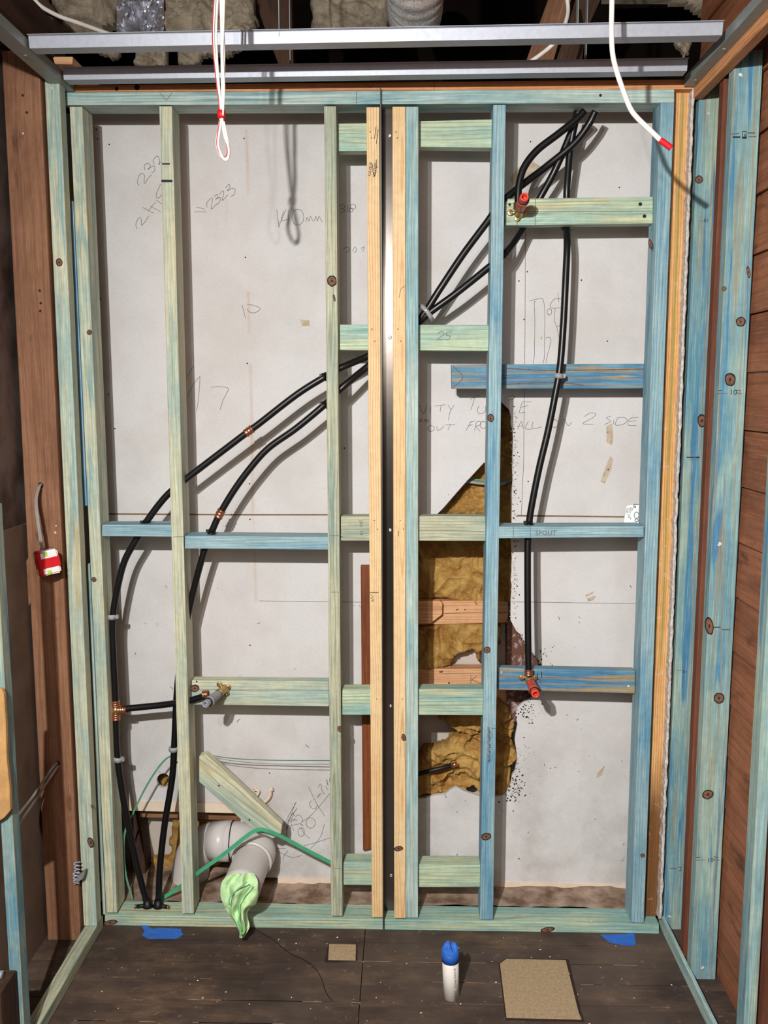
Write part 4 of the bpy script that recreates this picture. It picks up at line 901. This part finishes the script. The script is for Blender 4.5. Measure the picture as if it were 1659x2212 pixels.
# strapping bands
def band(name, label, pts, wdt, mat, nrm=Vector((0,-1,0))):
    bm = bmesh.new(); p = smoothpts([P(*q) for q in pts], 6); prev = None
    for i, v in enumerate(p):
        d = (p[min(i+1, len(p)-1)]-p[max(i-1, 0)]).normalized(); n = d.cross(nrm).normalized()*wdt/2; th = nrm*.0005
        ring = [bm.verts.new(v-n-th), bm.verts.new(v+n-th), bm.verts.new(v+n+th), bm.verts.new(v-n+th)]
        if prev:
            for k in range(4): bm.faces.new((prev[k], prev[(k+1) % 4], ring[(k+1) % 4], ring[k]))
        prev = ring
    bmesh.ops.recalc_face_normals(bm, faces=bm.faces)
    return tag(link(name, bm, M[mat]), label, 'strap', 'green strapping bands')
band('strapping_band', 'wide green strap looped over the grey waste pipe', [(345,1944,.08),(385,1918,.07),(432,1882,.035),(480,1848,.03),(530,1808,.02),(548,1796,.02),(562,1792,.02),(578,1795,.02),(610,1808,.03),(660,1835,.045),(716,1864,.06)], .011, 'strap')
band('strapping_band', 'thin green strap curving up past the round hole in the board', [(287,1945,.08),(272,1890,.09),(267,1830,.09),(272,1790,.09),(288,1755,.09),(310,1710,.09),(335,1668,.09),(358,1640,.09),(378,1630,.09)], .0055, 'straplt')
band('strapping_band', 'thin dark green strap edge running right from the top of the diagonal brace', [(440,1629,.085),(500,1638,.09),(580,1642,.095),(716,1643,.08)], .0022, 'strapdk')
band('strapping_band', 'second thin dark strap edge just under the first one', [(444,1632,.088),(500,1643,.092),(580,1650,.10),(716,1651,.09)], .0012, 'strapdk')
# old plastic saddle clip on the board
bm = bmesh.new(); a = sc(250, 1600, 4.484)
tube(bm, smoothpts([P(*a(x, y), BY-.012) for x, y in [(1345,470),(1385,490),(1360,540),(1340,560)]]), .004, 8)
tube(bm, smoothpts([P(*a(x, y), BY-.012) for x, y in [(1350,590),(1400,605),(1450,590),(1490,540),(1500,480),(1525,470)]]), .005, 8, flat=1.5)
lathe(bm, P(*a(1345,468), BY-.01), Vector((0,-1,0)), [(0,.006),(.004,.006),(.004,.003),(0,.003)], 12)
tag(link('saddle_clip', bm, M['lip']), 'broken cream plastic saddle clip left on the board above the waste pipe', 'pipe clip')

# ================================================================ HANGING CABLES
bd = empty('cable_bundle', P(477,247,-.52), 'looped bundle of white cables with a red tape band hanging at upper left', 'cable'); Yc = -.52
for k, pts in enumerate([[(466,-30),(461,60),(463,120),(473,210),(477,247),(472,280),(468,310),(476,335),(487,342),(493,328),(489,300),(482,265),(479,247)],
        [(472,-30),(467,60),(469,130),(475,210),(478,247),(474,285),(471,312),(479,336),(490,344),(495,330),(491,300),(483,262)],
        [(481,-30),(482,60),(484,130),(482,200),(480,250),(484,290),(494,320),(492,343),(483,343),(474,325)],
        [(476,-30),(478,60),(479,130),(480,200),(479,250)], [(485,-30),(483,40),(481,120),(484,190),(481,250)]]):
    bm = bmesh.new(); tube(bm, smoothpts([P(x, y, Yc-.002*k) for x, y in pts], 6), .0024, 10); link('cable_strand', bm, M['cable'], parent=bd)
for k, pts in enumerate([[(464,-30),(458.5,60),(461,120),(471,210),(475,240)], [(475,258),(470,285),(468,312),(475,333),(486,339),(491,327),(487,300),(481,268)]]):
    bm = bmesh.new(); tube(bm, smoothpts([P(x, y, Yc-.0045) for x, y in pts], 6), .0009, 6); link('red_stripe', bm, M['redstripe'], parent=bd)
bm = bmesh.new(); q0 = P(478,239,Yc-.003); q1 = P(478,256,Yc-.003); lathe(bm, q1, q0-q1, [(0,.0),(0,.008),((q0-q1).length,.008),((q0-q1).length,0)], 16); link('red_tape', bm, M['redtape'], parent=bd)
wc = empty('hanging_cable', P(1430,305,-.45), 'single white cable with a red taped tip hanging at upper right', 'cable')
bm = bmesh.new(); tube(bm, pathpx([(x, y, -.45) for x, y in [(1321,-30),(1322,0),(1321,60),(1323,112),(1331,150),(1347,198),(1362,235),(1378,256),(1405,282),(1428,304)]], 8), .0052, 14); link('cable_strand', bm, M['cable'], parent=wc)
bm = bmesh.new(); tube(bm, pathpx([(1425,302,-.451),(1438,311,-.451),(1450,320,-.451)]), .0062, 12); link('red_tape', bm, M['redtape'], parent=wc)

# ================================================================ INSIDE THE WALL
fluff('wall_insulation', 'yellow glass wool showing through the triangular top of the broken board', 'insulation', [(880,1190),(930,1100),(1040,985),(1075,860),(1125,860),(1125,1340),(1095,1300),(1040,1312),(960,1290),(880,1300)], .285, .055, M['wool'], 3, 1, group='yellow glass wool in the wall cavity')
fluff('wall_insulation', 'clump of yellow glass wool between the two pinkish cavity timbers', 'insulation', [(890,1350),(940,1340),(985,1338),(1040,1340),(1085,1350),(1080,1385),(1040,1405),(1036,1432),(1020,1400),(990,1412),(972,1435),(930,1447),(890,1440)], .28, .055, M['wool'], 2.6, 4, group='yellow glass wool in the wall cavity')
fluff('wall_insulation', 'torn yellow glass wool spilling from the bottom of the broken board', 'insulation', [(890,1640),(925,1605),(960,1598),(990,1575),(940,1545),(1040,1535),(1075,1500),(1100,1525),(1112,1560),(1105,1590),(1112,1612),(1124,1628),(1105,1645),(1100,1690),(1070,1715),(1030,1700),(1020,1690),(1000,1705),(960,1716),(925,1725),(890,1722)], .255, .075, M['wool'], 2.6, 7, rough=1.3, group='yellow glass wool in the wall cavity')
fluff('wall_insulation', 'yellow glass wool behind the lower left opening beside the grey pipe', 'insulation', [(372,1745),(560,1740),(560,1800),(440,1900),(330,1900),(325,1850),(370,1840)], .295, .04, M['wool'], 5, 11, group='yellow glass wool in the wall cavity')
fluff('wall_insulation', 'yellow glass wool seen through the small round hole', 'insulation', [(325,1655),(380,1655),(380,1715),(325,1715)], .27, .03, M['wool'], 4, 13, group='yellow glass wool in the wall cavity')
member('cavity_timber', 'upper pinkish timber crossing inside the broken wall opening', 'timber', [(880,1299),(1098,1297),(1098,1345),(880,1350)], .25, .05, M['salmon'], 'h', marks=[([(960,1325),(1100,1322)],1.2,1), ([(985,1318),(990,1316)],2,1), ([(1003,1317),(1006,1317)],2,1)], group='timbers inside the wall')
member('cavity_timber', 'lower pinkish timber with a pencilled K inside the wall opening', 'timber', [(880,1445),(1125,1445),(1125,1530),(880,1530)], .25, .05, M['salmon'], 'h', marks=[([(1017,1458),(1017,1480)],1.3), ([(1017,1470),(1030,1460)],1.3), ([(1019,1468),(1042,1478)],1.3), ([(955,1455),(1040,1455)],1)], knots=[(970,1475,2),(953,1451,4,2)], group='timbers inside the wall')
prism('cavity_block', 'chipped dark brown timber block beside the upper cavity timber', 'timber block', [(885,1298),(950,1298),(956,1303),(955,1328),(930,1347),(885,1348)], .225, .024, M['salmon'], (885,1322), (955,1322), group='timbers inside the wall')
member('cavity_stud', 'mould-speckled old brown stud behind the right edge of the wall opening', 'timber stud', [(1096,1340),(1190,1340),(1190,1560),(1096,1560)], .235, .065, M['mould'], 'v', group='timbers inside the wall')
member('cavity_stud', 'dark old stud at the left of the lower opening behind the pipes', 'timber stud', [(270,1745),(303,1745),(318,1925),(288,1925)], .235, .065, M['darkwood'], 'v', group='timbers inside the wall')
member('cavity_timber', 'brown timber rail just under the cream lip of the lower left opening', 'timber', [(285,1752),(545,1758),(545,1774),(285,1765)], .235, .05, M['hard'], 'h', group='timbers inside the wall')
member('cavity_timber', 'dark timber rail at the foot of the lower left opening', 'timber', [(285,1888),(600,1892),(600,1925),(285,1915)], .25, .045, M['darkwood'], 'h', group='timbers inside the wall')
member('loose_board', 'red-stained narrow board standing upright behind the pale pine batten', 'timber board', [(779,1222),(806,1222),(812,1832),(784,1838)], .168, .019, M['merbau'], 'v')
bm = bmesh.new(); tube(bm, pathpx([(975,1044,.25),(1005,1040,.225),(1040,1044,.222),(1075,1046,.222),(1092,1042,.225),(1112,1034,.25)]), .0055, 10, flat=.8)
tube(bm, pathpx([(1000,1037,.24),(1040,1037,.232),(1075,1040,.232),(1105,1034,.25)]), .0022, 8, 1)
tag(link('cavity_cable', bm, [M['cablegrey'], M['strap']]), 'grey cable with green edge crossing the broken wall opening', 'cable')
bm = bmesh.new(); tube(bm, [P(880,1678,.19), P(985,1651,.165)], .0068, 14); tube(bm, [P(975,1653.5,.167), P(988,1650.2,.165)], .0075, 14, 1)
tag(link('pipe_stub', bm, [M['blackpl'], M['copper']]), 'dark pipe stub poking out over the lowest insulation', 'pipe')
# cover plate behind the frame
cp = empty('cover_plate', P(1366,1130,.09), 'white wall plate with handwriting propped on the spout nogging', 'electrical plate')
bm = bmesh.new(); q = [P(1354,1093,.095), P(1374,1089,.095), P(1368,1133,.095), P(1347,1133,.095)]; add_hex(bm, q+[p+Vector((0,.006,0)) for p in q]); bmesh.ops.bevel(bm, geom=bm.edges[:], offset=.001, segments=2, affect='EDGES')
dn = (q[3]-q[0]).normalized(); rt_ = Vector((dn.z, 0, -dn.x)); rt_ = rt_ if rt_.x > 0 else -rt_
text_into(bm, 'NOT IN', P(1360,1095,.0944), dn, rt_, 5.2/815, 1); text_into(bm, 'USE !', P(1354,1097,.0944), dn, rt_, 5.2/815, 1)
for pts in ([(1368,1097),(1370,1089.5),(1381,1090)], [(1366,1098),(1365,1103)], [(1362,1118),(1362,1122)]): strokes(bm, [pts], .0938, 1.2, 1)
link('plate', bm, [M['whitebox'], M['ink']], parent=cp)
bm = bmesh.new(); q = [P(1372,1090,.09), P(1390,1091,.09), P(1386,1133,.09), P(1366,1131,.09)]; add_hex(bm, q+[p+Vector((0,.012,0)) for p in q]); bmesh.ops.bevel(bm, geom=bm.edges[:], offset=.001, segments=2, affect='EDGES')
strokes(bm, [circ(1375,1113,5,7), circ(1375,1124,3.5,3), circ(1372,1095,1.5,2), [(1367,1129),(1373,1131)]], .0893, 1.1, 1)
link('socket_back', bm, [M['whitebox'], M['ink']], parent=cp)

# ================================================================ FLOOR ITEMS
def flatpatch(name, label, cat, pxs, z0, z1, mat, group=None, jitter=0):
    bm = bmesh.new(); f = [bm.verts.new(PZ(x, y, 0)+Vector((0,0,z1))) for x, y in pxs]; k = [bm.verts.new(Vector((v.co.x, v.co.y, z0))) for v in f]
    bm.faces.new(f); bm.faces.new(k[::-1])
    for i in range(len(f)): bm.faces.new((f[i], k[i], k[(i+1) % len(f)], f[(i+1) % len(f)]))
    bmesh.ops.recalc_face_normals(bm, faces=bm.faces); return tag(link(name, bm, mat), label, cat, group)
o = flatpatch('gap_shade_1', None, None, [(1077,2081),(1092,2071),(1228,2073),(1256,2188),(1263,2208),(1092,2204)], .0006, .0014, M['gap']); tag(o, kind='structure')  # flat dark sheets painted as the shaded gap round each floor patch
o = flatpatch('gap_shade_2', None, None, [(709,2041),(772,2040),(772,2076),(703,2080),(701,2074)], .0006, .0014, M['gap']); tag(o, kind='structure')
flatpatch('floor_patch', 'large tan particleboard square patched into the dark floor', 'floor patch', [(1080,2084),(1094,2074),(1222,2077),(1250,2191),(1256,2204),(1094,2200)], .001, .004, M['mdf'], 'particleboard floor patches')
flatpatch('floor_patch', 'small tan particleboard square patched into the dark floor', 'floor patch', [(711,2042),(769,2043),(768,2076),(709,2075)], .001, .004, M['mdf'], 'particleboard floor patches')
flatpatch('tape_strip', 'blue tape stuck on the floor below the left pipes', 'tape', [(306,2001),(314,1998),(328,2008),(345,2006),(393,2008),(391,2014),(396,2020),(382,2029),(320,2029),(307,2022),(312,2014)], .0012, .0025, M['tape'], 'blue tape on the floor')
flatpatch('tape_strip', 'blue tape stuck on the floor near the right corner', 'tape', [(1297,2021),(1355,2019),(1370,2016),(1373,2038),(1372,2044),(1345,2043),(1315,2036)], .0012, .0025, M['tape'], 'blue tape on the floor')
# standing pipe
b0 = PZ(975, 2152, 0); sp = empty('drain_riser', b0, 'short white pipe capped with blue tape rising through the floor', 'drain pipe')
h = P(970, 2055, b0.y).z; r_ = .0205; tilt = Vector((-.004,0,h)); top = b0+tilt
bm = bmesh.new(); tube(bm, [b0+Vector((.0,0,-.01)), top], r_, 32)
cu = bpy.data.curves
def wrap(bm, s, zt, ang0, hgt):
    b2 = bmesh.new(); text_into(b2, s, Vector((0,0,0)), Vector((1,0,0)), Vector((0,1,0)), hgt, 0)
    vm = {}
    for v in b2.verts:
        a_ = ang0+v.co.y/r_; zz = zt-v.co.x; k = zz/h
        vm[v] = bm.verts.new(b0+tilt*k+Vector((math.sin(a_)*(r_+.0004), -math.cos(a_)*(r_+.0004), 0)))
    for f in b2.faces:
        try: q = bm.faces.new([vm[v] for v in f.verts]); q.material_index = 1
        except ValueError: pass
    b2.free()
wrap(bm, 'G  40 DWV PVCU   25/06/25', h-.022, .35, .0062)
link('pipe_body', bm, [M['wpipe'], M['ink']], parent=sp)
bm = bmesh.new(); lathe(bm, b0+tilt*.80, tilt, [(0,r_),(0,r_+.0012),(h*.21,r_+.0014),(h*.21,r_)], 32); link('tape_wrap', bm, M['tapedk'], parent=sp)
bm = bmesh.new(); prev = None
for i in range(9):
    t = i/8; ring = []
    for k in range(28):
        a_ = 2*math.pi*k/28; cr = 1+.10*math.sin(5*a_+i)*t; rr_ = (r_+.0016)*(math.cos(t*1.35))*cr; zz = .020*math.sin(t*1.5)+.008*t*math.sin(3*a_+1)+.003*noise.noise(Vector((math.cos(a_)*3, math.sin(a_)*3, t*4)))
        ring.append(bm.verts.new(top+Vector((math.cos(a_)*rr_, math.sin(a_)*rr_, zz-.001))))
    if prev:
        for k in range(28): bm.faces.new((prev[k], prev[(k+1) % 28], ring[(k+1) % 28], ring[k]))
    prev = ring
bm.faces.new(prev); link('tape_cap', bm, M['tape'], parent=sp)
# debris flecks on the floor: stuff
bm = bmesh.new(); rr = random.Random(21)
for i in range(150):
    x, y = rr.uniform(-.8, .7), rr.uniform(-.75, -.03); s = rr.choice([.0012,.0015,.002,.003]); a_ = rr.uniform(0, 3.1)
    v = [Vector((math.cos(a_+q)*s*rr.uniform(.5, 1.4), math.sin(a_+q)*s*rr.uniform(.5, 1.2), 0)) for q in (0, 1.5, 3.1, 4.6)]
    bot = [bm.verts.new(Vector((x, y, .0012))+q) for q in v]; tp = bm.verts.new((x, y, .0012+s*.6))
    for k in range(4): bm.faces.new((bot[k], bot[(k+1) % 4], tp))
tag(link('sawdust', bm, M['white']), 'pale sawdust flecks and chips scattered over the dark floor', 'sawdust', kind='stuff')
bm = bmesh.new(); tube(bm, smoothpts([PZ(x, y, .001) for x, y in [(540,1990),(553,2008),(590,2030),(625,2058),(665,2078),(690,2105),(705,2145),(718,2162)]]), .0009, 6)
tag(link('loose_wire', bm, M['blackpl']), 'thin black wire curling over the floor below the cloth', 'wire')

# ================================================================ ROOF SPACE
fluff('roof_insulation', 'grey-brown roof batt at the upper left beside the crumpled foil', 'insulation', [(90,-40),(262,-40),(258,20),(250,60),(225,88),(170,92),(100,82),(130,40)], .35, .09, M['greywool'], 4, 31, edge=20, group='roof batts')
fluff('roof_insulation', 'grey-brown roof batt right of the foil and behind the cable bundle', 'insulation', [(345,-40),(545,-40),(560,60),(540,90),(350,90),(352,30)], .35, .09, M['greywool'], 4, 33, edge=20, group='roof batts')
fluff('roof_insulation', 'dim brown roof batt left of the silver duct', 'insulation', [(665,-40),(842,-40),(842,75),(675,78)], .55, .09, M['greywool'], 5, 35, edge=20, group='roof batts')
fluff('roof_insulation', 'ragged wool scraps hanging between the ceiling battens at left', 'insulation', [(205,100),(265,100),(262,120),(245,136),(232,122),(210,120)], .3, .04, M['greywool'], 3, 37, edge=8, group='roof batts')
fluff('roof_insulation', 'stringy wool and debris hanging between the ceiling battens below the foil', 'insulation', [(300,105),(368,105),(362,150),(310,150),(286,142)], .3, .05, M['greywool'], 3, 39, edge=8, group='roof batts')
fluff('roof_insulation', 'wool edge hanging between the ceiling battens behind the cable bundle', 'insulation', [(385,100),(460,100),(530,104),(500,125),(440,128),(425,150),(385,146)], .34, .05, M['greywool'], 3, 41, edge=8, group='roof batts')
fluff('roof_insulation', 'pale wool tuft near the right end of the ceiling battens', 'insulation', [(1455,85),(1492,85),(1490,108),(1478,132),(1470,112),(1458,105)], .3, .03, M['greywool'], 3, 43, edge=8, group='roof batts')
fluff('roof_insulation', 'dark roof batt in the far upper right', 'insulation', [(1280,-40),(1620,-40),(1580,50),(1520,44),(1470,10),(1300,10)], .75, .09, M['greywool'], 6, 45, edge=20, group='roof batts')
# foil
bm = bmesh.new(); nx, ny = 34, 24; vv = {}
for i in range(nx+1):
    for j in range(ny+1):
        x = 252+i/nx*102; y = -30+j/ny*112+(6 if i % 5 == 0 and j == ny else 0)
        n1 = noise.noise(Vector((i*.22, j*.24, 2)))*.04+abs(noise.noise(Vector((i*.5, j*.55, 6))))*.022+noise.noise(Vector((i*1.1, j*1.1, 3)))*.006
        vv[i, j] = bm.verts.new(P(x+2*noise.noise(Vector((i*.3, j*.3, 9))), y, .28-.05*math.sin(math.pi*i/nx)+n1))
for i in range(nx):
    for j in range(ny): bm.faces.new((vv[i,j], vv[i,j+1], vv[i+1,j+1], vv[i+1,j]))
fo = link('foil_sheet', bm, M['foil']); tag(fo, 'crumpled silver foil sheet hanging in the roof space at upper left', 'foil'); fo.modifiers.new('s', 'SOLIDIFY').thickness = .001
# duct
bm = bmesh.new(); xd = P(897, 30, -.33).x
path = smoothpts([Vector((xd,-.335,2.95)), Vector((xd,-.335,2.62)), Vector((xd,-.335,2.52)), Vector((xd,-.325,2.44)), Vector((xd,-.285,2.385)), Vector((xd,-.20,2.375)), Vector((xd,-.08,2.42)), Vector((xd,.1,2.52)), Vector((xd,.4,2.7))], 60)
acc = [0]
for a_, b_ in zip(path, path[1:]): acc.append(acc[-1]+(b_-a_).length)
uni = []; k = 0; st_ = .0028
while k*st_ < acc[-1]:
    d_ = k*st_; i_ = max(0, next((q for q, v in enumerate(acc) if v >= d_), 1)-1); seg_ = max(1e-9, acc[i_+1]-acc[i_]); uni.append(path[i_].lerp(path[i_+1], (d_-acc[i_])/seg_)); k += 1
tube(bm, uni, .06, 44, radii=[.059+.0045*(1-abs(math.sin(math.pi*i*st_/.0165)))**.6 for i in range(len(uni))])
tag(link('flexible_duct', bm, M['duct']), 'silver corrugated flexible duct drooping through the ceiling opening', 'duct')
def roofbeam(label, poly, Y, d, la, lb, mat='darkwood'): return prism('roof_timber', label, 'roof timber', poly, Y, d, M[mat], la, lb, group='roof timbers')
roofbeam('dark brown rafter above the left batten hangers', [(536,-40),(628,-40),(634,150),(606,150),(575,70)], .42, .05, (600,150), (580,-40))
roofbeam('dark brown rafter behind the right white roof cable', [(1198,-40),(1245,-40),(1190,150),(1130,150)], .42, .05, (1160,150), (1220,-40), 'hard')
roofbeam('dark brown rafter right of the hanger plate at upper right', [(1255,-40),(1315,-40),(1265,70),(1255,150),(1195,150),(1225,60)], .46, .05, (1230,150), (1285,-40))
roofbeam('dark brown sloping timber in the upper left corner', [(-30,-30),(60,-40),(120,20),(110,60),(140,150),(60,90),(-30,30)], .1, .06, (-20,0), (120,120))
member('roof_block', 'short pale sawn timber end showing between the ceiling battens at far left', 'timber block', [(113,122),(157,122),(156,139),(118,138)], .02, .2, M['salmon'], 'h')
bm = bmesh.new(); tube(bm, pathpx([(50,-35,.05),(75,0,.05),(95,18,.06),(130,36,.08),(165,48,.1),(215,66,.14),(270,86,.18)], 8), .0055, 12)
tag(link('roof_cable', bm, M['cable']), 'white cable crossing the roof space in the upper left corner', 'cable')
bm = bmesh.new(); tube(bm, pathpx([(1220,-30,.2),(1227,15,.2),(1223,45,.18),(1208,80,.16),(1190,100,.16),(1165,120,.18),(1135,140,.2)], 8), .0055, 12)
tag(link('roof_cable', bm, M['cable']), 'white cable curling beside the rafter at the upper right', 'cable')
